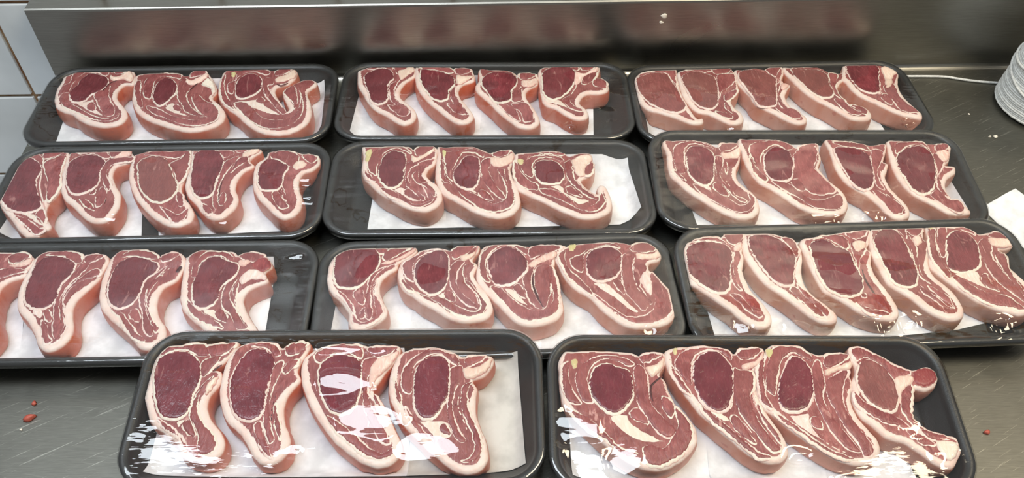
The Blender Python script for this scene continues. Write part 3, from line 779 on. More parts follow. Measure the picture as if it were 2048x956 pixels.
TRAYS['T4'] = ([[0.999999, -0.001396, 0.0, -0.363893], [0.001396, 0.999999, 0.0, 0.686475], [0.0, 0.0, 1.0, 0.000913], [0, 0, 0, 1]], [
    ('open chop ending in a pointed tail', [
        ('O', 0, [(-195.4, 58.5), (-186.1, 63.4), (-167.7, 66), (-153.7, 65.2), (-143.3, 71.6), (-128.5, 70.8), (-122.4, 62.7), (-120.8, 42.2), (-117.3, 18.2), (-114.3, 2.6), (-120.1, -16.1), (-120.2, -23.5), (-115.4, -38.2), (-106.2, -53.6), (-112.1, -59.6), (-115.9, -67.3), (-123.2, -68), (-135.1, -59), (-152.4, -39), (-166.8, -24), (-177.5, -7), (-181.9, 12.2), (-186.4, 31.9), (-192.3, 48.2)]),
        ('W', 0, [(-146.8, -32.8), (-128.9, -32.4), (-120.7, -41.7), (-108.8, -54.5), (-117.1, -52.5), (-135.5, -39.5)]),
        ('E', 0, [(-180, 53.9), (-164.9, 57.7), (-148.3, 44.9), (-143.5, 32.7), (-144.9, 22.9), (-138.4, 3.3), (-129.2, -12.1), (-125.5, -25.2), (-134.5, -31.3), (-150.4, -30), (-163.5, -22.3), (-174.9, -7.1), (-177.9, 10.2), (-181.1, 37.8)]),
        ('L', 0, [(-182.2, 60.2), (-160.4, 64.8), (-148.9, 55.2), (-146.2, 42.9), (-161, 54.5)]),
        ('L', 0, [(-145.5, 48.9), (-137.9, 54.9), (-126, 60.7), (-121.7, 34.1), (-115.5, 6.5), (-120.7, -14.2), (-127.7, 1.1), (-132.1, 18.6), (-140.8, 34.7)]),
        ('L', 0, [(-149.8, -35.4), (-136.8, -39.4), (-116.5, -54.2), (-110.2, -57.9), (-116.7, -64.7), (-127.4, -55.7), (-142, -42.9)]),
        ('L', 0, [(-128.3, -34.2), (-123.6, -25.2), (-115.4, -38.2), (-113.1, -49), (-120.7, -41.7)]),
        ('L', 0, [(-151, 65.6), (-141.6, 70.5), (-129.7, 70.2), (-131.5, 60.9), (-143.4, 55), (-148.9, 55.2)]),
        ('S', 2.2, [(-145.5, 42.8), (-142.2, 28.7), (-137.6, 9), (-125.4, -15.9), (-120.9, -25.3)]),
    ]),
    ('chop with smooth eye and fat elbow', [
        ('O', 0, [(-121, 66.9), (-113.2, 73.4), (-96.3, 72.5), (-82.4, 67.9), (-77.4, 72.4), (-58.2, 71.1), (-49.8, 62.8), (-42.8, 52.3), (-51.6, 46.4), (-62.3, 40.6), (-62.5, 26.6), (-56.6, 12.6), (-46.3, -3.1), (-42.4, -18.2), (-43.4, -33), (-48.9, -45.5), (-61.3, -46.9), (-75.7, -37.5), (-88.7, -24.4), (-103.4, -10.9), (-113.8, 6.5), (-119.1, 28.1), (-122, 48.3), (-122.5, 58.6)]),
        ('E', 0, [(-115.8, 50.2), (-103.7, 60.1), (-85, 57.6), (-75.1, 47), (-76.5, 32.9), (-73.3, 17), (-75.3, 5.4), (-85.8, -3.9), (-97.8, -3.5), (-108, 10.2), (-114.9, 30)]),
        ('L', 0, [(-113.3, 64.6), (-98.8, 71.5), (-82.1, 66.9), (-71.9, 55.1), (-76.9, 53.2), (-90.1, 60.8), (-105.7, 62.3)]),
        ('L', 0, [(-73.5, 51.1), (-60.8, 54.8), (-44.1, 54.4), (-46.6, 48.3), (-63.5, 44.7), (-68.9, 34.7), (-67.4, 24.7), (-58.9, 8.8), (-57.6, -0.8), (-65.7, 9), (-74.8, 26.9), (-76.9, 39)]),
        ('L', 0, [(-87.5, -11.4), (-77.4, -14.5), (-65.9, -26.9), (-63.5, -30.6), (-71.9, -28.5), (-80.7, -20.9)]),
        ('L', 0, [(-70.6, -6.2), (-67.8, 7.1), (-60.2, -0.8), (-57.8, -14.1), (-60.4, -23.3), (-65.1, -25), (-69.2, -15.6)]),
        ('L', 0, [(-79.1, -4.1), (-73.9, 5.4), (-72.5, -4.2), (-77.2, -6)]),
        ('L', 0, [(-76, 69.8), (-59.2, 69.4), (-57.5, 63.1), (-69.1, 55.1), (-73.2, 57.2)]),
        ('B', 0, [(-58.6, 67.3), (-52.8, 69.2), (-49.4, 58.7), (-54.1, 55.7), (-68.5, 53)]),
        ('D', 1.6, [(-58.7, -8.4), (-57, -21.6)]),
    ]),
    ('brownish chop with a ragged tail end', [
        ('O', 0, [(-46.4, 58.6), (-40.5, 62.6), (-22.5, 68.4), (-6.6, 66.3), (5.1, 70.2), (17.1, 69.9), (20.8, 50.6), (22.5, 32.2), (20.3, 14.4), (20.3, 2.8), (26, -10.8), (36.2, -24.2), (42.2, -35.4), (43, -46.3), (36.6, -52.4), (28.3, -55.7), (17.4, -52.7), (5.1, -44.3), (-8.3, -32.1), (-21.3, -17), (-32.5, 0.4), (-40.9, 18.1), (-45.3, 36.1), (-46.3, 50.3)]),
        ('E', 0, [(-37.7, 46), (-26.5, 56), (-7.4, 51.3), (1.7, 36.8), (8.8, 20.6), (16.7, 6.7), (16.2, -8.6), (9.2, -18.7), (-2.5, -19.4), (-19.1, -5.7), (-28.9, 11.9), (-34.7, 31.8)]),
        ('L', 0, [(2.5, -23.2), (15, -31.9), (28.3, -38.6), (36.7, -29.7), (35.2, -46.1), (27.5, -52.1), (19.6, -45.6), (12.2, -36.4)]),
        ('L', 0, [(-1.1, 43), (8, 50.9), (16, 65.3), (21.4, 40.3), (19, 14.5), (15.8, 10.6), (5.8, 30.7)]),
        ('L', 0, [(-35.5, 59.3), (-20.5, 66.3), (-3.2, 63.7), (7.1, 67.6), (16, 65.3), (7.6, 53), (-6.3, 53.4), (-21, 56.9)]),
        ('L', 0, [(17.6, -2.9), (23.8, -6.9), (29.8, -27.7), (25.8, -27.6)]),
        ('S', 1.1, [(-1.6, 45), (8.1, 26.6), (8.6, 18.7)]),
        ('S', 1.1, [(1.6, 42.9), (14.5, 16.5)]),
    ]),
    ('tall chop with a purple rib strip', [
        ('O', 0, [(19, 67.3), (29.7, 72.9), (41.8, 75.6), (54.7, 74.8), (67, 69.2), (76.1, 73.2), (88, 73.9), (94.9, 70.6), (100.3, 63), (93.3, 54.8), (89.1, 46.7), (95.4, 38.3), (85.4, 28.5), (80.7, 14.7), (81.2, -0.8), (87, -14.3), (86.7, -27.4), (81.4, -37.4), (73.8, -45.3), (63.4, -45), (52.4, -35.7), (43.1, -22.5), (32.6, -10.9), (25.2, 4.6), (23.3, 18.3), (23.2, 34.2), (20.4, 52.7)]),
        ('E', 0, [(25.3, 60.8), (36.6, 66.8), (51.5, 62.2), (59.9, 47.5), (60.7, 29.2), (58.3, 13.4), (59.1, -4.1), (56.6, -11.6), (46.8, -15.1), (37.2, -7.3), (30.9, 6.3), (26.4, 30.1)]),
        ('L', 0, [(61.7, 45.4), (68.9, 51.3), (76.5, 55.3), (71.2, 39), (65.9, 23), (63.3, 1.6), (66.5, -21.3), (68.4, -34.3), (64.7, -32.3), (59, -13.6), (59.1, 9.5)]),
        ('L', 0, [(71.9, 34.9), (77.2, 51.1), (86.6, 52.9), (87.7, 46.7), (77.4, 34.8), (71, 24.9)]),
        ('L', 0, [(34.8, 69), (46.6, 72.9), (60.5, 66.2), (70.1, 59.6), (60.5, 51.6), (48.3, 64.4)]),
        ('L', 0, [(49.7, -22.7), (58.7, -28.5), (63.9, -37.8), (59.9, -40.4), (52.9, -32)]),
        ('L', 0, [(66.9, -10), (69.8, -4.4), (74.7, -15.9), (72.9, -27), (68.9, -26.9)]),
        ('L', 0, [(71.4, 68), (79.2, 71.6), (88.4, 71.4), (85.9, 65.5), (78.5, 59.4), (71.2, 61.7)]),
        ('B', 0, [(78.9, 57.3), (88.7, 65.4), (93.6, 69.5), (98.9, 63), (90.5, 54.9), (81.4, 51)]),
        ('D', 1.9, [(66.3, 21), (64.7, 1.5), (68.3, -26.9)]),
        ('S', 1.1, [(65.9, 45.3), (60.9, 21.2), (60.3, -9.8), (66.4, -34.2)]),
    ]),
    ('small chop with a shining fat curl', [
        ('O', 0, [(99.4, 43.3), (107.6, 52.4), (109.1, 60.7), (122.7, 63.5), (138.3, 62), (147.3, 57.6), (157.2, 56.9), (169.1, 50.7), (169.9, 38.3), (162.8, 28.4), (154.4, 24.6), (150.7, 10.8), (152.6, -2.8), (157.9, -18.2), (157.9, -33.1), (152.7, -43), (142.9, -47.3), (132.9, -41.6), (121.7, -28.4), (110.3, -15), (102.1, 0.5), (98.4, 20.2), (97.4, 34.2)]),
        ('E', 0, [(103, 38.1), (111, 48.1), (125.6, 43.6), (136.8, 33.1), (133, 21.2), (133.6, 7.4), (131, -2.2), (122, -4.8), (109.5, -1.6), (104.2, 14.1)]),
        ('L', 0, [(112.5, 56.4), (124.2, 62.4), (140.3, 57.7), (147, 49.2), (139.5, 33.1), (125.4, 44.7), (113.5, 50.1)]),
        ('L', 0, [(123.8, -7.8), (128.7, -5), (140.7, -23.3), (145.8, -30.9), (139.7, -34.4), (132.3, -28.7)]),
        ('L', 0, [(132.8, 3.5), (138.6, -8.2), (142.1, -23.4), (135.1, -11.9)]),
        ('L', 0, [(149.3, 53.3), (157.4, 55.2), (168, 48.7), (162.3, 38.6), (156.2, 42.8)]),
        ('B', 0, [(142.6, 41.1), (150.4, 45), (157, 36.7), (148.3, 28.8), (141.2, 31)]),
    ]),
], [[(-0.1746, -0.0483), (-0.2191, 0.0974), (-0.0442, 0.0927), (-0.0187, -0.0468)], [(0.0005, -0.0473), (-0.0309, 0.0924), (0.1375, 0.0878), (0.1464, -0.0424)]], [(-0.043, -0.0447, (0.006, 0.005), 0.0001, -0.244, 0.492), (0.0756, -0.0539, (0.007, 0.005), 0.0001, -0.178, 0.492), (0.1567, 0.0017, (0.009, 0.01), 0.0002, -0.127, 0.544), (0.1631, -0.0261, (0.009, 0.008), 0.0002, -0.124, 0.52)])
TRAYS['T5'] = ([[0.999826, 0.018674, 0.0, 0.00401], [-0.018674, 0.999826, 0.0, 0.684895], [0.0, 0.0, 1.0, 0.000913], [0, 0, 0, 1]], [
    ('round chop with a coiled tail', [
        ('O', 0, [(-150, 68.8), (-139.1, 70.2), (-122.1, 71.4), (-105, 71.3), (-94.6, 65.2), (-88.6, 58.8), (-77.7, 67.2), (-64.8, 65), (-62.9, 48.2), (-64.9, 36.9), (-72.7, 25.7), (-73.7, 17.7), (-69.1, 9.8), (-60.5, 0.9), (-54.9, -11.7), (-54.8, -23.1), (-60.4, -33.3), (-70.6, -39.3), (-82.6, -37.8), (-96.3, -31.2), (-110.4, -20.8), (-123.3, -11.2), (-135.4, 3.4), (-142.5, 12.3), (-147.3, 26.3), (-148, 48.8)]),
        ('W', 0, [(-110.1, -7.5), (-99.7, -1.7), (-94.1, -5.6), (-76.6, -26.7), (-87.3, -26.6), (-101.5, -15.2)]),
        ('E', 0, [(-124.4, 48.6), (-113.9, 57.9), (-100.8, 52.6), (-97, 38.1), (-98.8, 23.9), (-98.5, 10), (-102.6, 0.2), (-110.4, -4.6), (-120.2, 0.4), (-126.7, 12.2), (-128.7, 26.1), (-126.5, 40.4)]),
        ('L', 0, [(-142, 42.5), (-137.8, 57.1), (-127.1, 63.3), (-110.4, 67.5), (-95.6, 58.9), (-92.4, 52.6), (-110, 62.1), (-120.9, 56.9), (-127.7, 46.6), (-130.4, 30.2), (-130.5, 16.2), (-137.3, 22.2), (-141.5, 30.3)]),
        ('L', 0, [(-145.2, 26.3), (-141.4, 22.2), (-133.8, 14.2), (-129.6, 6.3), (-134.6, 8.3), (-141.3, 14.2)]),
        ('L', 0, [(-122.6, -3.5), (-110.1, -7.5), (-95.8, -19), (-81.8, -30.4), (-71.3, -26.7), (-61, -19.3), (-60.8, -7.8), (-63.4, -24.9), (-73.6, -33.2), (-84.2, -34.1), (-98.1, -24.6), (-112, -17), (-120.8, -9.3)]),
        ('L', 0, [(-96.6, -7.6), (-91.4, -4.7), (-84.1, -13.4), (-77, -21), (-78.1, -24.8), (-87.7, -21), (-96.1, -15.2)]),
        ('L', 0, [(-96.9, 36.1), (-88.9, 42.2), (-83, 36), (-90.8, 27.9), (-94, 13.9), (-89, 0.1), (-78.9, -11.5), (-71.5, -23), (-75.4, -24.8), (-85.6, -11.5), (-94.3, -1.8), (-97.3, 11.9)]),
        ('L', 0, [(-88.8, 17.8), (-82.4, 25.8), (-80, 7.9), (-70.1, 1.9), (-61.4, -9.7), (-62.3, -19.3), (-66.6, -13.5), (-74, -1.9), (-83.8, 4)]),
        ('L', 0, [(-88.6, 59.9), (-80.5, 65.8), (-66.2, 63.5), (-72.8, 54.5), (-85.1, 48.3)]),
        ('L', 0, [(-86.3, 44.2), (-65.8, 56.6), (-65.4, 46.1), (-77.6, 40), (-85.8, 36)]),
        ('B', 0, [(-92.4, 52.6), (-86.4, 46.3), (-66.1, 61.8), (-65.8, 55.5), (-81.8, 40.1), (-89.9, 36)]),
        ('Y', 0, [(-145.1, 59.2), (-139.6, 61.3), (-139.2, 42.5), (-143.7, 38.4)]),
        ('D', 1.4, [(-87, 11.9), (-83.9, 5.9)]),
        ('S', 1.9, [(-79.9, 5.9), (-72.1, -11.6), (-68.9, -21.1)]),
    ]),
    ('large chop with split bone, dark hollow', [
        ('O', 0, [(-61.6, 67.1), (-53, 64.9), (-37.5, 67.4), (-21.8, 66.4), (-7.5, 59.3), (1, 54), (8.1, 58.6), (25.1, 58.5), (28.5, 51.7), (24, 33.2), (22.6, 29.1), (25.8, 11), (30.6, -6.6), (33, -21.9), (31, -35), (23.5, -45), (11.6, -49.9), (-0.2, -48.5), (-12.1, -43.8), (-25.4, -34.5), (-39, -23.2), (-51.4, -13.6), (-57.2, -4), (-61.7, 11.7), (-62.4, 35.8), (-61.7, 52.4)]),
        ('W', 0, [(-27.3, -9), (-17.9, -6.2), (-8.3, -19.7), (3.8, -27.3), (-9.7, -17.8)]),
        ('E', 0, [(-37, 33.6), (-27.5, 47.9), (-14.8, 45.8), (-11.9, 27.3), (-13, 7.4), (-19.6, -6.2), (-31.9, -4.2), (-41, 5.6), (-42.2, 21.5)]),
        ('L', 0, [(-53.1, 54.4), (-39.1, 58.5), (-17.9, 60.5), (-6.5, 52), (-7.8, 45.7), (-17.8, 53.1), (-30.5, 54.2), (-39.8, 35.7), (-44.1, 17.5), (-42.4, 5.6), (-48.8, 13.6), (-52.3, 33.7)]),
        ('L', 0, [(-57, 46.1), (-52.9, 31.7), (-50.1, 11.6), (-42.9, 0.8), (-51.2, 3.7), (-56.6, 13.6)]),
        ('L', 0, [(-38.7, -2.2), (-22.3, -11), (-11.4, -17.8), (3.8, -29.2), (15.8, -23.6), (18.7, -8.4), (13.4, 11.1), (8, 27.2), (14.9, 27.1), (18.8, 5.2), (26.1, -12.3), (26.5, -27.5), (21, -36.7), (7.7, -42.2), (-8.1, -39.3), (-21.6, -27.1), (-33.9, -13.8)]),
        ('L', 0, [(-10.2, 39.6), (-0.4, 45.7), (2.4, 37.4), (-1.7, 25.2), (7.9, -2.5), (17.2, -21.8), (13.1, -23.6), (3.8, -14.1), (-7.1, 3.4), (-10.7, 17.3)]),
        ('L', 0, [(-14.2, -10.1), (-8.4, -7.3), (2.4, -19.8), (3.8, -25.4), (-8.3, -21.6)]),
        ('B', 0, [(-0.4, 45.7), (13.7, 45.6), (26.5, 53.8), (27, 41.4), (17.7, 31.2), (6.6, 29.2), (1, 33.3)]),
        ('L', 0, [(2.4, 51.9), (9.5, 56.5), (23.7, 57.4), (17.9, 48.7), (5.2, 46.7)]),
        ('Y', 0, [(-56.4, 59.7), (-51.3, 56.5), (-52.3, 45), (-55.2, 47.1)]),
        ('S', 1.4, [(-3, 1.4), (7.8, -14.1), (15.8, -23.6)]),
        ('S', 1.1, [(-42.1, 31.6), (-35.4, 43.9), (-25.7, 50), (-15.9, 47.9)]),
        ('D', 1.7, [(17.8, 39.4), (21.9, 31.1)]),
    ]),
    ('open hooked chop with a bared bone end', [
        ('O', 0, [(29.3, 52.8), (37.8, 54.8), (50.6, 55.8), (69.1, 58.2), (84.5, 55.1), (92.6, 48.2), (102.8, 52.9), (117.7, 52.2), (118.9, 41.7), (119.6, 28.4), (114.9, 16.4), (103.2, 7.5), (107.2, -3.3), (116, -13), (121.2, -15), (121.2, -7.3), (124.1, -0.5), (129.1, -1.9), (133.4, -15), (134.8, -28.3), (132.4, -39.5), (124.4, -47.1), (112.8, -51.8), (97.1, -50.2), (81.8, -41.8), (66.4, -31.2), (52.1, -21.1), (40.2, -13.4), (31.6, -6.6), (27.8, 7.1), (26.3, 27.1), (27.7, 43.4)]),
        ('W', 0, [(54.1, -2.9), (81.4, -1.1), (86.2, -12.8), (99.2, -20.5), (113.5, -26.3), (98.3, -33.6), (87, -22.3), (67.6, -4.9)]),
        ('E', 0, [(52.8, 37.1), (65.5, 41.1), (77.9, 36.9), (84.2, 24.6), (84.1, 10.6), (77.5, 1.8), (65.2, 0.9), (55.8, 4.9), (50.7, 16.8), (51.1, 28.9)]),
        ('L', 0, [(38.7, 35.1), (46, 45.4), (63.1, 49.4), (78.5, 47.2), (86.6, 40.9), (83.6, 38.5), (69.9, 44.8), (55.8, 43.2), (49.1, 33), (49.3, 16.8), (47.7, 10.9), (39.6, 16.9), (35.8, 29)]),
        ('L', 0, [(28.4, 41.3), (34.3, 25), (43.6, 8.9), (54.2, -0.9), (53.9, -8.7), (41.8, -6.7), (32.4, 1.2), (27.9, 15)]),
        ('L', 0, [(55.3, -7.7), (67.5, -6.9), (79.4, -12.7), (90.9, -24.2), (98.2, -35.5), (114.4, -31.9), (120.2, -26.3), (124.1, -13.1), (128.3, -26.4), (123.5, -35.7), (113.5, -43), (100.4, -41.1), (85.2, -29.8), (69.6, -20.3), (59.1, -14.5)]),
        ('L', 0, [(86.3, 36.8), (93.6, 40.9), (95.3, 24.5), (95.8, 10.5), (105.5, -7.1), (116.8, -18.7), (119.1, -24.4), (112.5, -22.5), (102.4, -12.9), (91.2, 2.7), (86.6, 16.6)]),
        ('L', 0, [(85.3, -5.1), (90.9, -2.2), (99.6, -14.8), (103.2, -20.5), (95.3, -18.6), (86.2, -12.8)]),
        ('B', 0, [(95, 40.9), (115.4, 50.1), (118.7, 38.7), (111.1, 30.5), (108.5, 14.4), (100.1, 12.5), (96.6, 22.5)]),
        ('L', 0, [(109.5, 28.5), (118.5, 36.6), (118.7, 24.4), (112.6, 14.4), (107.3, 16.4)]),
        ('L', 0, [(47.3, 43.3), (67.5, 54.6), (87.2, 51.3), (84.2, 48.2), (67.4, 51.5), (55.9, 47.4)]),
        ('Y', 0, [(31.9, 43.4), (38.9, 42.3), (36.6, 32.1), (32.4, 35.2)]),
        ('S', 0.8, [(95.1, 20.5), (98.3, 6.6), (108.1, -9.1), (118.2, -18.7)]),
    ]),
], [[(-0.1374, -0.0432), (-0.1353, 0.0892), (-0.0424, 0.0885), (-0.0481, -0.0416)], [(-0.0509, -0.0416), (-0.0479, 0.0886), (0.0801, 0.0877), (0.0703, -0.0403)], [(0.0669, -0.0403), (0.0738, 0.0697), (0.1332, 0.0765), (0.1845, 0.0925), (0.1809, -0.0257), (0.1459, -0.0386)]], [])
TRAYS['T6'] = ([[0.999718, 0.023676, -0.001656, 0.371238], [-0.023734, 0.997283, -0.069737, 0.683458], [0.0, 0.069756, 0.997564, 0.007312], [0, 0, 0, 1]], [
    ('striped chop with a deep coiled tail', [
        ('O', 0, [(-163.4, 58.5), (-151.5, 59.1), (-130.6, 60.5), (-111.9, 56.3), (-102, 49.1), (-95.9, 54.9), (-85.4, 55.7), (-75.2, 54.6), (-76.5, 38.9), (-80.4, 25), (-86.3, 12.2), (-87.4, -2.3), (-80.4, -14.6), (-72.9, -24), (-69.8, -36.9), (-72.2, -49.6), (-80.4, -56.8), (-93.9, -59), (-108, -53.1), (-121.6, -42.8), (-132.5, -32.2), (-142.4, -22.9), (-153.1, -8.8), (-161.5, 3.6), (-163.1, 19.2), (-162.1, 39.1)]),
        ('W', 0, [(-137.1, -6), (-119.5, -11.7), (-116, -24.8), (-97.9, -34.1), (-110.9, -28.6), (-128.6, -15.5)]),
        ('E', 0, [(-137.1, 45.1), (-124.6, 50.2), (-113.6, 45.1), (-107.9, 35), (-111, 15.2), (-113.2, 1.6), (-119.2, -9.8), (-128, -11.7), (-136.9, -4.1), (-141.6, 7.4), (-141.4, 25.1)]),
        ('L', 0, [(-155.3, 41.1), (-149.5, 51.3), (-129.5, 57.8), (-112.5, 52.2), (-105.1, 43), (-116, 49.2), (-130.1, 53.3), (-139.2, 46.1), (-143.5, 25.1), (-144.5, 7.5), (-152.7, 5.5), (-155.7, 15.3), (-156.1, 29.1)]),
        ('L', 0, [(-158.1, 13.3), (-151.2, 5.5), (-145.5, -5), (-150.8, -2.2), (-157.4, 7.5)]),
        ('L', 0, [(-139.1, -9.8), (-125.8, -15.5), (-116, -24.8), (-102.8, -30.4), (-90.8, -41.4), (-80.1, -36), (-79.1, -23.1), (-73.4, -30.5), (-75.5, -41.5), (-84.1, -50.5), (-95.3, -51.4), (-108.1, -45), (-122.7, -32.2), (-133.7, -21.1)]),
        ('L', 0, [(-106.7, 33), (-99.5, 33), (-100.3, 19.1), (-105.7, 3.5), (-100, -13.7), (-91.3, -28.6), (-82.5, -34.2), (-86, -37.8), (-93.4, -32.3), (-103.2, -15.5), (-109.5, -2.2), (-109.9, 11.3)]),
        ('L', 0, [(-99.2, 17.1), (-95, 25), (-95.8, 11.2), (-99.2, -0.3), (-94.7, -15.5), (-84, -26.8), (-88.6, -21.2), (-96.2, -8)]),
        ('L', 0, [(-116.4, -9.8), (-111.7, -7), (-102.4, -19.3), (-101.1, -28.6), (-109.2, -26.7), (-116.2, -17.4)]),
        ('L', 0, [(-97.8, 52.2), (-85.6, 54.2), (-77, 52.8), (-87.5, 43), (-99.6, 41)]),
        ('B', 0, [(-99.9, 39), (-91.2, 39), (-76.5, 47.1), (-79.4, 30.9), (-89.9, 29), (-98.7, 29)]),
        ('S', 1.8, [(-138.9, 43.1), (-142.2, 35)]),
        ('S', 1.2, [(-100, 21), (-103.7, 7.4), (-98.3, -11.8), (-89.8, -36), (-82.8, -36)]),
    ]),
    ('widest chop with loose dark meat folds', [
        ('O', 0, [(-74, 61.4), (-65.2, 61), (-48.7, 61.4), (-28.1, 60.4), (-14.7, 53.5), (-8.9, 46.5), (2.9, 53.1), (17.2, 54.1), (15.6, 40.8), (15, 28.8), (9.2, 16.9), (12.2, 5.2), (19, -8.2), (26.4, -18.6), (29.8, -31.7), (27.1, -44.5), (18.4, -52.9), (3.3, -55.2), (-11, -51.6), (-25.8, -43.4), (-39.4, -28.7), (-51, -16.6), (-63.2, -6.2), (-69.2, 7.3), (-73.2, 24.9), (-74.3, 43)]),
        ('E', 0, [(-47.6, 36.9), (-33.6, 48), (-20.4, 40.9), (-17.6, 26.8), (-21, 11.1), (-26.7, -2.4), (-36.1, -6.2), (-49.6, -2.4), (-53.7, 13.1), (-51.7, 26.9)]),
        ('L', 0, [(-62.5, 51.1), (-46.6, 57.3), (-25.8, 57.2), (-13.2, 47), (-20.2, 41.9), (-33, 51.1), (-46.4, 42.9), (-54.6, 30.9), (-54.8, 11.2), (-51.5, -1.4), (-59.2, 7.3), (-64.1, 26.9), (-65.9, 41)]),
        ('L', 0, [(-67, 34.9), (-62, 15.1), (-52.4, -2.4), (-56.1, -6.2), (-66.3, 7.3)]),
        ('L', 0, [(-50, -4.3), (-37.5, -6.2), (-28.6, -11), (-17.5, -25.1), (-5.6, -34.3), (9.3, -30.7), (23.3, -25.2), (25.2, -34.4), (17.8, -47.2), (2.3, -48), (-11.9, -43.5), (-26.8, -28.8), (-40.9, -15.7)]),
        ('L', 0, [(-13.5, 38.8), (-0.4, 44.9), (13.4, 46.9), (10.6, 28.8), (4.4, 15), (9.9, 1.3), (20, -21.4), (10.6, -25.1), (-1.1, -27), (-11.1, -21.4), (-18.6, -4.3), (-18.7, 15)]),
        ('L', 0, [(-27.2, -4.3), (-18.2, -2.4), (-13, -17.6), (-18.1, -21.3), (-26.4, -13.8)]),
        ('S', 1.5, [(-50.5, 40.9), (-48.8, 30.9)]),
        ('S', 1.2, [(-37.6, 50.1), (-17.9, 38.9), (-18, 24.9), (-22.2, 5.3), (-30.8, -8.1)]),
        ('S', 1.1, [(-20, -4.3), (-11.1, -21.4), (-1.1, -27), (17.5, -31.6)]),
        ('L', 0, [(-7.5, 45.9), (4, 51.4), (15.3, 52), (10.2, 45.9), (-6.1, 38.8)]),
        ('D', 1.1, [(0.5, -8.2), (8.7, -21.4)]),
        ('D', 1.1, [(-8.9, -12), (1.7, -27)]),
    ]),
    ('narrow chop with a tightly folded tail', [
        ('O', 0, [(28.1, 59.7), (39.3, 59.6), (56.6, 57.5), (71.9, 53.6), (78.6, 50.9), (97.1, 53.4), (92.9, 38.7), (86.7, 24.7), (91, 21.7), (86.4, 10.9), (82.2, 1.2), (82.7, -12.2), (87.4, -25.3), (93.4, -38.3), (95, -49.2), (91.1, -57.2), (81.1, -60.8), (71.6, -55.4), (64.4, -41.8), (55.8, -27.1), (47.9, -19.6), (37.6, -10.2), (30.6, 7.1), (29.2, 24.8), (29.2, 42.8)]),
        ('E', 0, [(34.1, 44.9), (47.9, 46.9), (64.6, 42.8), (72.1, 32.7), (71.6, 14.8), (68.2, -2.6), (61.7, -15.9), (52.2, -19.6), (42.8, -12.1), (37.8, 7.1), (34, 26.7)]),
        ('L', 0, [(33.8, 55.5), (56.1, 55.5), (72.5, 50.5), (75.8, 40.7), (65.1, 44.8), (44, 48.9)]),
        ('L', 0, [(77.8, 42.8), (90.5, 40.7), (84.5, 24.7), (76.3, 10.9), (73.8, -8.4), (76.3, -19.7), (68.8, -15.9), (69.3, 1.2), (71.8, 20.7)]),
        ('L', 0, [(61.2, -17.8), (67.8, -19.7), (76.4, -29), (84.1, -36.4), (88.4, -45.5), (84.6, -53.6), (76, -54.5), (69.1, -40)]),
        ('L', 0, [(74.7, -25.3), (80.1, -30.9), (86.7, -41.9), (87.3, -49.2), (82.3, -47.3), (77.1, -36.4)]),
        ('S', 1.5, [(72.1, 32.7), (72, 10.9), (65.9, -8.3)]),
        ('S', 1.1, [(61.1, -23.4), (71, -38.2), (77.9, -52.7), (84.9, -52.7), (89.1, -45.5)]),
        ('S', 1.2, [(85.4, 22.7), (77.6, 5.1), (75.6, -12.2), (78.9, -25.3)]),
    ]),
    ('chop with fat knob beside the bone', [
        ('O', 0, [(101.4, 58.1), (112.1, 59.1), (128, 57.4), (139.7, 56.6), (150.4, 52.9), (164.3, 54.5), (176.2, 54.5), (170.8, 42.6), (163.2, 26.5), (156.2, 18.6), (166.5, 16.6), (165.3, 8.8), (151.3, -2.8), (145.5, -16.1), (145.4, -29.2), (153.4, -34.7), (159.3, -42.1), (161.8, -51.2), (153.9, -53.8), (137.6, -52.9), (125.8, -42), (112.5, -31), (103.2, -19.8), (97.7, -4.6), (95.7, 12.8), (97, 32.6), (98.9, 46.8)]),
        ('E', 0, [(104.4, 32.6), (121.8, 46.8), (137.2, 48.8), (145.9, 38.6), (144.1, 14.7), (138.4, -2.8), (128.7, -19.8), (116.7, -26.3), (107.4, -19.8), (103.2, -0.8), (101.1, 16.7)]),
        ('L', 0, [(108.8, 52.9), (127.6, 56), (142, 54.5), (147.1, 42.6), (137.9, 50.8), (122.4, 48.8), (105.5, 36.6)]),
        ('L', 0, [(148.2, 36.6), (158.6, 32.5), (154, 18.6), (144.6, 3), (142.1, -18), (144.8, -31), (138.2, -25.4), (136.8, -12.3), (144.2, 10.8)]),
        ('L', 0, [(124.9, -27.3), (136.4, -18), (141.2, -29.2), (146.4, -34.7), (153.4, -34.7), (156.7, -45.7), (150.1, -52.9), (141.5, -49.3), (134.2, -42)]),
        ('L', 0, [(155.7, 50.8), (165.3, 52.8), (174.2, 52.8), (161.2, 40.6), (152.4, 40.6)]),
        ('B', 0, [(151.7, 38.6), (164.9, 42.6), (167.3, 36.5), (160.4, 24.5), (153.9, 22.6)]),
        ('S', 1.2, [(147.4, 36.6), (143.5, 10.8), (130.1, -19.8)]),
        ('S', 1.1, [(125.1, -31), (136.4, -43.8), (144.5, -52.9), (154.1, -49.3), (156.5, -42.1)]),
    ]),
], [[(-0.1477, 0.0687), (-0.1343, -0.0544), (-0.008, -0.0548), (0.0081, 0.0685)], [(0.0057, 0.0685), (-0.0103, -0.0548), (0.0926, -0.0537), (0.1688, -0.0372), (0.1743, 0.0682)]], [(-0.0034, -0.0656, (0.026, 0.01), 2e-05, 0.178, 0.423), (0.047, -0.0609, (0.014, 0.006), 0.0002, 0.223, 0.424)])
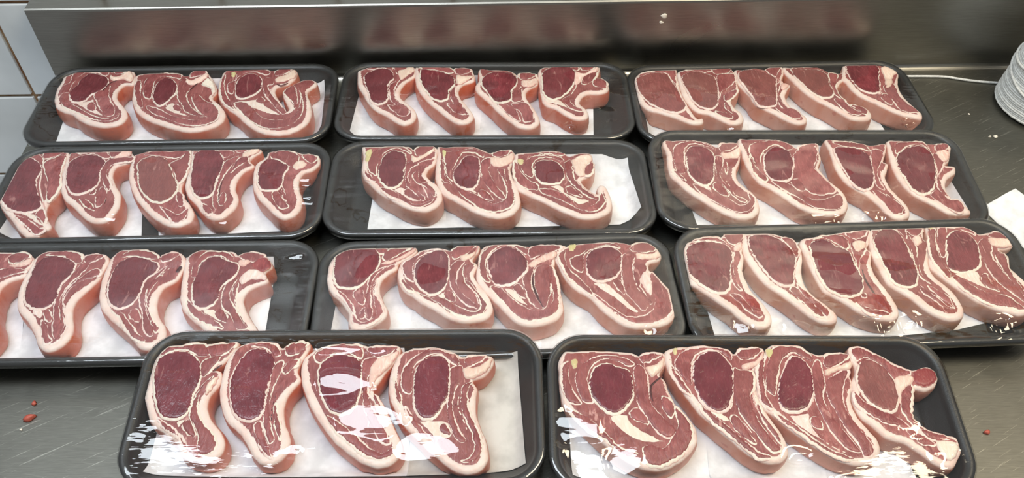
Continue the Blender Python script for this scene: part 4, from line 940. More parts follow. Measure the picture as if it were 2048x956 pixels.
TRAYS['T7'] = ([[0.999954, 0.009599, 0.0, -0.359883], [-0.009599, 0.999954, 0.0, 0.531806], [0.0, 0.0, 1.0, 0.000913], [0, 0, 0, 1]], [
    ('chop cut off by the picture edge', [
        ('O', 0, [(-183.4, 57.5), (-170, 66.7), (-150.5, 64.9), (-136.3, 64.7), (-117.6, 60.5), (-111.5, 51.1), (-114.1, 39.9), (-113.1, 32.8), (-126.7, 26), (-132.1, 16.3), (-130.7, 0.8), (-125.7, -16.2), (-117.1, -31.1), (-115.9, -41.9), (-121.9, -52.4), (-136.2, -45.1), (-153.7, -23.1), (-172, 3.5), (-180.4, 35)]),
        ('E', 0, [(-174.6, 47.1), (-163.1, 57.2), (-148.2, 50.7), (-140.5, 26.3), (-139, 2.9), (-148.7, -2.7), (-163.1, 7.1), (-172.6, 30.8)]),
        ('L', 0, [(-141.2, 40.3), (-130, 43.2), (-114.6, 38.8), (-128.9, 32), (-136.6, 28.2), (-143.5, 34.3)]),
        ('L', 0, [(-138.8, 58.8), (-128.2, 63.9), (-116.9, 58.4), (-128.8, 48.3), (-135.7, 50.5)]),
        ('B', 0, [(-137.3, 46.4), (-127.2, 48.3), (-114.6, 56.3), (-113.2, 48), (-123.8, 43.1)]),
    ]),
    ('tall chop with broad curl and slit', [
        ('O', 0, [(-110.6, 58.3), (-102.4, 66.2), (-85.1, 66.3), (-68.3, 62.8), (-60.5, 55.3), (-53.7, 61.1), (-39.8, 59.2), (-34.9, 51.8), (-36, 38.4), (-37.3, 27.4), (-44.9, 12.7), (-51.8, -2.6), (-49.6, -19.5), (-43.9, -34.3), (-43.9, -48.6), (-50.2, -57.6), (-59, -60.9), (-69.1, -54.2), (-78.8, -39), (-90.5, -24.3), (-104.1, -11), (-111.4, 8.1), (-113.7, 25.8), (-112.6, 41.9)]),
        ('W', 0, [(-91.9, -12.2), (-78.8, -11.5), (-76.5, -24.5), (-80.2, -24.5)]),
        ('E', 0, [(-107, 47.9), (-98.1, 58.1), (-80.1, 55.7), (-66.5, 47.2), (-65, 32.9), (-71.2, 19.1), (-70.7, -0.3), (-75, -9.7), (-87.7, -11.4), (-99.4, -3.6), (-105.7, 11.9), (-107.4, 31.7)]),
        ('L', 0, [(-101.8, 59.8), (-84.7, 65), (-65.7, 59.6), (-60.1, 49.1), (-68.2, 47.6), (-82, 56.8), (-96.6, 58.5)]),
        ('L', 0, [(-62, 43), (-57.8, 49.1), (-51.5, 49), (-53, 38.8), (-64.4, 17), (-66.2, -0.4), (-59.4, -21.2), (-53, -35.9), (-56.1, -48.3), (-60.7, -41.1), (-65.5, -24.8), (-71, -4.1), (-70.7, 13.2)]),
        ('L', 0, [(-42.8, 40.6), (-37.2, 32.4), (-55, 20.8), (-63, 3.4), (-54.9, -21.3), (-49.4, -36), (-52.6, -50.2), (-59.8, -54.4), (-55.3, -46.6), (-52.2, -34.1), (-60.3, -13.7), (-65.1, 5.3), (-56.9, 26.7)]),
        ('L', 0, [(-78.2, -13.4), (-74.4, -11.6), (-66.2, -24.7), (-67.2, -28.4), (-74.2, -22.8)]),
        ('L', 0, [(-76.5, -24.5), (-69.5, -30.2), (-61.1, -46.5), (-57, -50.1), (-63, -53.5), (-70.3, -42.8)]),
        ('L', 0, [(-59.7, 55.3), (-51.7, 59.8), (-40.1, 57.5), (-45.9, 50.9), (-55.6, 47)]),
        ('D', 1.5, [(-62.5, -11.8), (-53.8, -35.9)]),
        ('S', 1.2, [(-47.7, 36.6), (-61.1, 20.9), (-65.4, 1.5), (-62.5, -11.8)]),
    ]),
    ('chop with a bloody bone end', [
        ('O', 0, [(-32.1, 56.9), (-25.2, 65.7), (-9.5, 66), (8.5, 63.6), (17.5, 56.1), (24.8, 61.2), (37.8, 59.5), (43.2, 53.5), (44.7, 37), (42.2, 25), (30.6, 13.3), (28.9, -4.1), (34.8, -21.1), (45.1, -35.9), (47.3, -50.3), (38.9, -59.8), (28.6, -58.7), (17.1, -48), (3.4, -35.2), (-10.1, -24), (-21.5, -12.6), (-28.5, 0.8), (-32.9, 20.4), (-33.5, 40.4)]),
        ('E', 0, [(-22.8, 46.4), (-11.3, 55.5), (5.2, 52.1), (19.9, 43.6), (19.4, 33.4), (11.2, 23.5), (10.8, 7.8), (6, -7.4), (-4.4, -12.9), (-15, -7.1), (-21.9, 6.5), (-25.3, 28.2)]),
        ('L', 0, [(-23.6, 54.7), (-15.3, 64.2), (7.4, 61.7), (17.8, 51.9), (6.7, 52.5), (-10.1, 56.5)]),
        ('L', 0, [(11.7, 21.5), (23, 37.4), (29.2, 43.4), (23.5, 29.3), (16.9, 13.5), (18.9, -5.8), (29.3, -28.4), (36.1, -37.6), (35.5, -46.5), (26.8, -41), (20.5, -22.7), (11.4, 0.1)]),
        ('L', 0, [(16.3, 21.4), (27.6, 31.2), (20.4, 11.5), (21.2, -5.8), (31.8, -26.6), (40.5, -37.7), (38.9, -43), (32.2, -33.9), (21.2, -11.5)]),
        ('L', 0, [(-13.3, -12.7), (-3.6, -15.7), (10.7, -29.8), (19.5, -40.9), (30.6, -50), (29.9, -52.6), (20.5, -49.8), (8.3, -37.1), (-1.2, -24.1)]),
        ('L', 0, [(6.1, -18.7), (10, -11.3), (19, -22.6), (19.5, -30), (9.1, -24.3)]),
        ('L', 0, [(18.8, 53.9), (26.7, 60.1), (38.1, 58.2), (29.2, 49.6), (21.9, 47.7)]),
        ('D', 1.2, [(27.3, -26.5), (32.9, -33.9)]),
        ('D', 4.6, [(40.2, 33), (42.7, 42.1)]),
        ('S', 1.3, [(39.1, 47.3), (27.1, 33.3), (18.4, 19.4), (18.7, 3.8)]),
    ]),
    ('chop with dark red bone by bare foam', [
        ('O', 0, [(45.8, 55.5), (56.4, 64.6), (74.1, 63.1), (93.5, 60.6), (98.4, 55.7), (104.6, 60.4), (118.9, 59.7), (125.9, 56.2), (135.6, 40.5), (129.9, 32.4), (134.9, 21.3), (125.2, 15.5), (115.9, 7.8), (114.3, -3.7), (120.9, -19), (133.1, -37.6), (139.7, -50.3), (133.3, -62.5), (118.5, -60.5), (102.3, -51.4), (85.1, -38.5), (67.1, -23.5), (57, -12.2), (51.2, 3.2), (48, 22.9), (45.6, 43.1)]),
        ('W', 0, [(74.1, -15.3), (90.3, -14.7), (101.6, -33.4), (90.1, -27.7)]),
        ('E', 0, [(62.3, 44.9), (74.2, 55), (89.6, 48.5), (101.8, 42.1), (101.4, 27.9), (90.4, 14.2), (89.4, -3.3), (82.5, -12.6), (72.2, -13.4), (64.6, -2.8), (60.2, 16.7), (61.5, 34.7)]),
        ('L', 0, [(55, 32.8), (55.6, 47.1), (63.7, 59.9), (82.5, 60.6), (95.1, 52.6), (94.7, 46.4), (80.6, 54.3), (69.8, 53.4), (61.8, 43.9), (62.5, 26.6), (58.1, 25.7)]),
        ('L', 0, [(59.3, -2.7), (72.4, -14.3), (89.7, -25.8), (102.7, -38.8), (90.2, -35), (73.4, -25.5), (62.7, -14.1)]),
        ('L', 0, [(92, 6.3), (95.3, 20), (104.9, 25.8), (101.1, 14), (100.4, 2.3), (107.5, -11.2), (118.2, -28.2), (126.1, -39.3), (114.4, -39.1), (107.1, -24.3), (95.5, -11)]),
        ('L', 0, [(101.5, 12), (106.1, 19.8), (107.2, -1.7), (117.5, -24.5), (127.6, -39.3), (122.5, -35.6), (111.6, -16.9)]),
        ('L', 0, [(89.6, -18.4), (94.4, -12.9), (104.5, -26.1), (104.1, -31.6), (92.7, -25.9)]),
        ('L', 0, [(99.6, 53.5), (106.4, 59.1), (119.2, 58.4), (126.2, 54.1), (116.7, 46), (103.4, 50.3)]),
        ('R', 0, [(114.3, 41.9), (121.9, 52.1), (128.2, 52), (135.3, 40.5), (128.3, 32.9), (118.2, 37.7)]),
        ('B', 0, [(100.6, 48.3), (113.2, 48.1), (108.4, 39.9), (102, 41.1)]),
        ('F', 0, [(105.3, 23.8), (115.2, 36.7), (130.3, 30.4), (133.2, 22.3), (118, 21.6), (109.9, 15.8)]),
    ]),
], [[(-0.1456, -0.0546), (-0.1878, 0.077), (-0.1332, 0.0761), (-0.0963, -0.0555)], [(-0.0992, -0.0555), (-0.1262, 0.076), (-0.0442, 0.0745), (-0.0317, -0.0556)], [(-0.0352, -0.0567), (-0.0482, 0.0467), (-0.0452, 0.0817), (0.0423, 0.0801), (0.0684, -0.0575)], [(0.0626, -0.0574), (0.0404, 0.0837), (0.132, 0.0721), (0.1349, -0.0204), (0.1373, -0.0577)]], [(0.1587, 0.0501, (0.012, 0.004), 5e-05, -0.133, 0.449)])
TRAYS['T8'] = ([[0.999905, -0.013788, 0.0, 0.009113], [0.013788, 0.999905, 0.0, 0.528404], [0.0, 0.0, 1.0, 0.000913], [0, 0, 0, 1]], [
    ('chop with orange-sided tail and long rib', [
        ('O', 0, [(-177.1, 68.2), (-164.3, 72.1), (-150, 75.1), (-132.8, 74.9), (-118, 71.1), (-110.5, 66), (-100.8, 70.6), (-84.8, 67.1), (-83.9, 60.9), (-90.9, 53.3), (-102.3, 45.1), (-103.3, 38.3), (-112, 31.1), (-119.1, 20.6), (-119.7, 9.2), (-115.9, -3.8), (-110.6, -15.8), (-112.3, -24.3), (-121, -32.3), (-131.6, -37.9), (-141.9, -37.4), (-146.6, -29.7), (-147.5, -18.2), (-155.7, -4.5), (-167.6, 9.6), (-172.5, 21.2), (-176.2, 39.7), (-177.9, 56.9)]),
        ('E', 0, [(-167.1, 59.9), (-152.3, 70.7), (-133.8, 70.5), (-124.1, 61.6), (-120.6, 47.6), (-123.8, 35.8), (-132, 22.8), (-141.5, 13.3), (-151.4, 12.1), (-161.9, 15.8), (-166.7, 27.5), (-167.8, 46.1)]),
        ('L', 0, [(-169.1, 67), (-149.9, 73.8), (-131.4, 73.6), (-116.5, 68.4), (-113.4, 59.4), (-123.9, 58.5), (-133.8, 69.4), (-152.4, 72.2)]),
        ('L', 0, [(-129.7, 27.7), (-120.1, 37.3), (-103.6, 43.5), (-112.4, 38.7), (-123.4, 29.1), (-127.6, 14.4), (-126.1, -9.7), (-124, -23.8), (-127.4, -28.2), (-131.4, -23.5), (-132.8, -3.1), (-131.4, 14.5)]),
        ('L', 0, [(-126.3, 12.7), (-123.1, 24.1), (-123.3, 6.1), (-116.1, -10.1), (-114.4, -19.5), (-121.2, -30), (-134.3, -34), (-141.8, -30.7), (-145.4, -16.7), (-152.6, -3.9), (-162.7, 11), (-153.3, 4.1), (-144.8, -8.9), (-141.2, -23), (-135.8, -29.4), (-127.4, -28.2), (-121.6, -22.3), (-123.8, -6.6)]),
        ('L', 0, [(-145.4, 7), (-138.9, 13.2), (-134.7, 6.6), (-133.6, -9.4), (-138.7, -7.6), (-144.3, 0.6)]),
        ('L', 0, [(-136.7, -17.1), (-133.3, -12.5), (-131.9, -25), (-136.1, -26.3)]),
        ('L', 0, [(-111.1, 64.6), (-100.7, 69.5), (-87.4, 66.8), (-97.7, 58.8), (-115.4, 47.4), (-118.5, 56.1)]),
        ('S', 1.0, [(-135.2, 14.7), (-132.9, -9.4), (-131.2, -26.5)]),
        ('S', 0.8, [(-123.5, 30.7), (-127.6, 14.4)]),
        ('D', 1.3, [(-126.5, -3.4), (-124.1, -22.2)]),
        ('B', 0, [(-120.5, 44.1), (-102.6, 52), (-84.7, 64.4), (-84.6, 60.9), (-94.8, 51.7), (-115.2, 42.2)]),
    ]),
    ('round chop with grey hollow in tail', [
        ('O', 0, [(-97.3, 48.3), (-87, 54), (-79.3, 61.2), (-68.9, 63.8), (-55.6, 63.7), (-48.4, 60.6), (-39.8, 61.7), (-33.1, 67.8), (-18.5, 67.2), (-18, 59.9), (-25.5, 46.2), (-20.4, 39.2), (-24.5, 27.5), (-21.5, 17.4), (-12.9, 3.1), (-7.6, -9.9), (-7, -21.7), (-12.5, -29.2), (-24.3, -32.9), (-37.8, -32.3), (-51.3, -26.1), (-63.8, -16.2), (-76.4, -7.8), (-85.4, 1.3), (-93.8, 8.1), (-99.7, 19.8), (-101.3, 36.6)]),
        ('W', 0, [(-62.7, -0.5), (-54, 4.8), (-50.1, -9.7), (-29, -20), (-40.2, -14.9), (-55.1, -7.9)]),
        ('E', 0, [(-82.8, 44.3), (-71.3, 56), (-58.3, 60.7), (-50.3, 53.3), (-49, 36.1), (-50.2, 19.4), (-55.2, 6.5), (-66.5, 0.5), (-76.8, 7.4), (-83.4, 19.1), (-85.1, 32.5)]),
        ('L', 0, [(-97.1, 43.2), (-85.7, 52.2), (-74, 59.2), (-63.6, 62.3), (-56.9, 61), (-71.4, 57.7), (-83.6, 46.9), (-86.4, 32.6), (-84.6, 17.5), (-89.8, 21), (-96, 31.3)]),
        ('L', 0, [(-98.2, 23.9), (-90.9, 16.1), (-84.3, 6.1), (-90.7, 8), (-96.7, 16.4)]),
        ('L', 0, [(-48.3, 36.1), (-39.9, 46), (-33.3, 44), (-39.9, 30.6), (-41.3, 15.7), (-35, 0.8), (-21.5, -14.1), (-20.3, -18.8), (-31.4, -13.7), (-40.1, -3.8), (-47.7, 11)]),
        ('L', 0, [(-33.4, 38.8), (-21.7, 40.1), (-28.3, 31.8), (-31, 23.6), (-26, 11.8), (-16.2, -3.2), (-11.5, -14.5), (-15.4, -23.7), (-29.1, -27.8), (-42.7, -24.1), (-55.1, -14.2), (-67.7, -4.2), (-81.7, 5.2), (-69, -1), (-56.4, -3.1), (-43.9, -11.6), (-31.5, -19.9), (-21.6, -21.9), (-17.7, -14.2), (-21.2, -1.4), (-31.1, 12), (-34.8, 23.7)]),
        ('L', 0, [(-54.6, 3.2), (-48.9, 6.2), (-42.6, -3.7), (-43.9, -10), (-52.7, -4.9)]),
        ('B', 0, [(-38.5, 51.1), (-24, 55.8), (-18.5, 65.8), (-19.3, 59.1), (-26.8, 47.2), (-36, 44.1)]),
        ('L', 0, [(-46.4, 60.2), (-33.1, 66.4), (-21.2, 65.9), (-28, 55.9), (-45.1, 47.9)]),
        ('S', 1.8, [(-34.7, 35.5), (-32.3, 20.3), (-21.3, -4.6), (-19.6, -15.7)]),
        ('S', 0.8, [(-49, 56.8), (-48.3, 36.1), (-47.7, 19.3)]),
    ]),
    ('chop with a deep seam darkened by painted shade', [
        ('O', 0, [(-14.1, 61.5), (-6, 67), (7.4, 67.2), (21.9, 65), (36.4, 62.6), (47.1, 62.2), (57.8, 63.5), (73.6, 61.1), (71.8, 55.3), (61.9, 48.7), (59.6, 36.7), (55.2, 30.1), (59.8, 23.1), (61.8, 8.1), (63.7, -9.7), (63.2, -23.9), (56.4, -33.7), (43.6, -39.2), (31.2, -40.7), (19.1, -37.1), (9.7, -27.1), (1.5, -15.1), (-8.1, -1.9), (-16.6, 9.8), (-20.8, 23.1), (-18.5, 41.7)]),
        ('W', 0, [(4.9, 7.2), (16.3, 5.1), (23.4, -4.9), (32.6, -19.5), (22.8, -15.9), (12, -6)]),
        ('E', 0, [(-9.3, 44.7), (-1, 56.6), (11.2, 63.1), (22.8, 57.3), (31.4, 44.8), (31.9, 31), (24.8, 21.2), (16.6, 11.6), (5, 9.7), (-3.8, 12.5), (-7.3, 24.2)]),
        ('L', 0, [(-15.6, 51.9), (-6.1, 63.5), (10, 65.5), (27.1, 62.1), (34.9, 58.6), (31.7, 50), (21.7, 60), (9.9, 65), (-2.2, 58.7), (-10.6, 44.8), (-9.8, 26), (-7.6, 14.3), (-13.9, 17.9), (-17.4, 31.4)]),
        ('L', 0, [(-7.7, 9.4), (2.4, 7.3), (12, -4.4), (22.8, -15.9), (34.8, -22.7), (44.8, -23.1), (54.5, -10.9), (54, 15), (57.8, 30), (60.4, 14.8), (61.2, -6.4), (58.5, -23.7), (50.4, -31.1), (37.7, -35.2), (25.4, -34.7), (14.7, -26.5), (6.6, -13.7)]),
        ('L', 0, [(25.9, 17.9), (34.5, 30.9), (40, 35.8), (36.6, 24.1), (34.5, 10.9), (38.4, -7.1), (44.8, -23.1), (36.3, -19.7), (30.6, -9.9), (27.6, 3)]),
        ('L', 0, [(41, 32.4), (50.5, 37.1), (57.9, 31.7), (55, 11.7), (50.7, -10.8), (44.9, -21.6), (39.8, -5.5), (37, 10.8)]),
        ('L', 0, [(15.2, 8.4), (21.7, 11.4), (27.4, -0.2), (28.2, -8.3), (18.5, -1.4)]),
        ('L', 0, [(36.3, 60.3), (57.8, 62.6), (69.5, 59.5), (59.6, 52.3), (43.4, 47.7), (35.3, 44.6)]),
        ('B', 0, [(32.2, 36.1), (46, 47.6), (63.7, 53.9), (61.7, 45.3), (48, 38.9), (35.9, 32.6)]),
        ('D', 2.8, [(38, 25.7), (35.9, 12.5), (39.6, -7.1), (44.9, -21.6)]),
        ('S', 1.8, [(-3.5, 41), (1.5, 53), (7.7, 59.7)]),
        ('S', 1.3, [(11.9, -7.6), (24, -16), (36.1, -22)]),
    ]),
    ('hooked chop with a yellow tendon spot', [
        ('O', 0, [(73.6, 60.6), (85.9, 64), (100.8, 65.2), (117, 66), (134.2, 63.8), (143.2, 60.8), (154.4, 63.9), (171, 58.4), (174.2, 49.4), (170.4, 39), (159.1, 34.3), (157.1, 25.9), (170, 5.3), (176.6, -9.7), (174.9, -28.6), (168.4, -40.7), (155, -46.5), (137.5, -47.7), (123.2, -44.1), (112.1, -34.5), (101.2, -21.6), (92.7, -7.8), (81, 1.6), (71.9, 13.5), (67.7, 24.5), (64.2, 36.5), (61.9, 45.2), (66.5, 55.6)]),
        ('W', 0, [(94.7, 10), (112.6, 9.3), (119.2, 0.8), (133, -19), (140.1, -30.3), (133.7, -31.5), (117.3, -13.6), (103.8, -0.1)]),
        ('E', 0, [(96.4, 49.1), (110.6, 57.3), (122.5, 56.8), (131.3, 47.6), (129, 30.4), (124.2, 18.8), (113, 12.6), (100.1, 12.3), (94.3, 18.4), (92.7, 33.6)]),
        ('L', 0, [(77.2, 42.9), (89.8, 49.3), (97.1, 56.1), (113.7, 60.7), (127.2, 61.9), (131.6, 54.6), (120.2, 59), (106.5, 56.6), (94.5, 50), (90.3, 32), (88.5, 24.5), (83.4, 25.5), (76.6, 36)]),
        ('L', 0, [(65.2, 48.6), (73.1, 55.3), (72, 43.1), (75.8, 27.5), (85, 15.4), (93.8, 1.9), (95.4, -6.3), (81.6, 7.3), (72.4, 19.3), (68.5, 32.9)]),
        ('L', 0, [(94.5, -3), (102.6, -9.8), (113.6, -22.9), (127.1, -34.3), (139.4, -34.9), (151.8, -27.6), (156.3, -15.2), (154.4, 4.3), (158.3, 20.7), (168.4, 3.7), (174.5, -12.8), (171.8, -28.5), (162.5, -38.9), (148, -43.6), (132, -43), (119.6, -34), (106.5, -19.5), (97.6, -9.6)]),
        ('L', 0, [(132.2, 44.1), (140.4, 50.8), (146.2, 45.3), (141.9, 33.3), (140.7, 16.4), (143.2, -1.8), (152.1, -18.2), (142.9, -28.8), (135.7, -17.5), (128.7, -4.4), (127.8, 15.3)]),
        ('L', 0, [(142.7, 29.9), (153.6, 32.8), (154.6, 22.6), (148.4, 16.1), (145.2, 3), (150.6, -11.8), (154.6, -18.3), (149.1, -21.2), (142.9, -3.4), (140, 11.5)]),
        ('L', 0, [(117.9, 10.7), (124.7, 12.9), (128.7, -4.4), (127, -7.6), (120.7, 2.4)]),
        ('B', 0, [(146.5, 47), (162.3, 46.3), (172.5, 51.2), (170.7, 40.8), (154.4, 38), (146.8, 40)]),
        ('L', 0, [(140.9, 54.3), (154.1, 62.1), (169.4, 57.2), (171.4, 53), (158.7, 48.2), (146.8, 48.7)]),
        ('F', 0, [(149.9, 21.1), (154.6, 22.6), (157.9, 2.5), (153.3, -10.3), (147.5, 1.3), (145.5, 9.6)]),
        ('Y', 0, [(77, 61.7), (85.2, 63.1), (82.3, 54), (77.6, 53.3)]),
        ('S', 1.3, [(141.6, 31.6), (140, 11.5), (143.8, -14.7)]),
        ('S', 0.7, [(140.1, -30.3), (155.6, -19.9)]),
    ]),
], [[(-0.1798, -0.0506), (-0.1717, 0.0813), (-0.081, 0.0775), (-0.0901, -0.0544)], [(-0.0925, -0.0543), (-0.0832, 0.0776), (0.0549, 0.072), (0.0426, -0.0601)], [(0.0401, -0.06), (0.0522, 0.0721), (0.1575, 0.0677), (0.1179, -0.0633)]], [(-0.0191, -0.0482, (0.024, 0.006), 0.0001, 0.002, 0.365), (0.1454, -0.0546, (0.006, 0.005), 0.0001, 0.01, 0.389)])
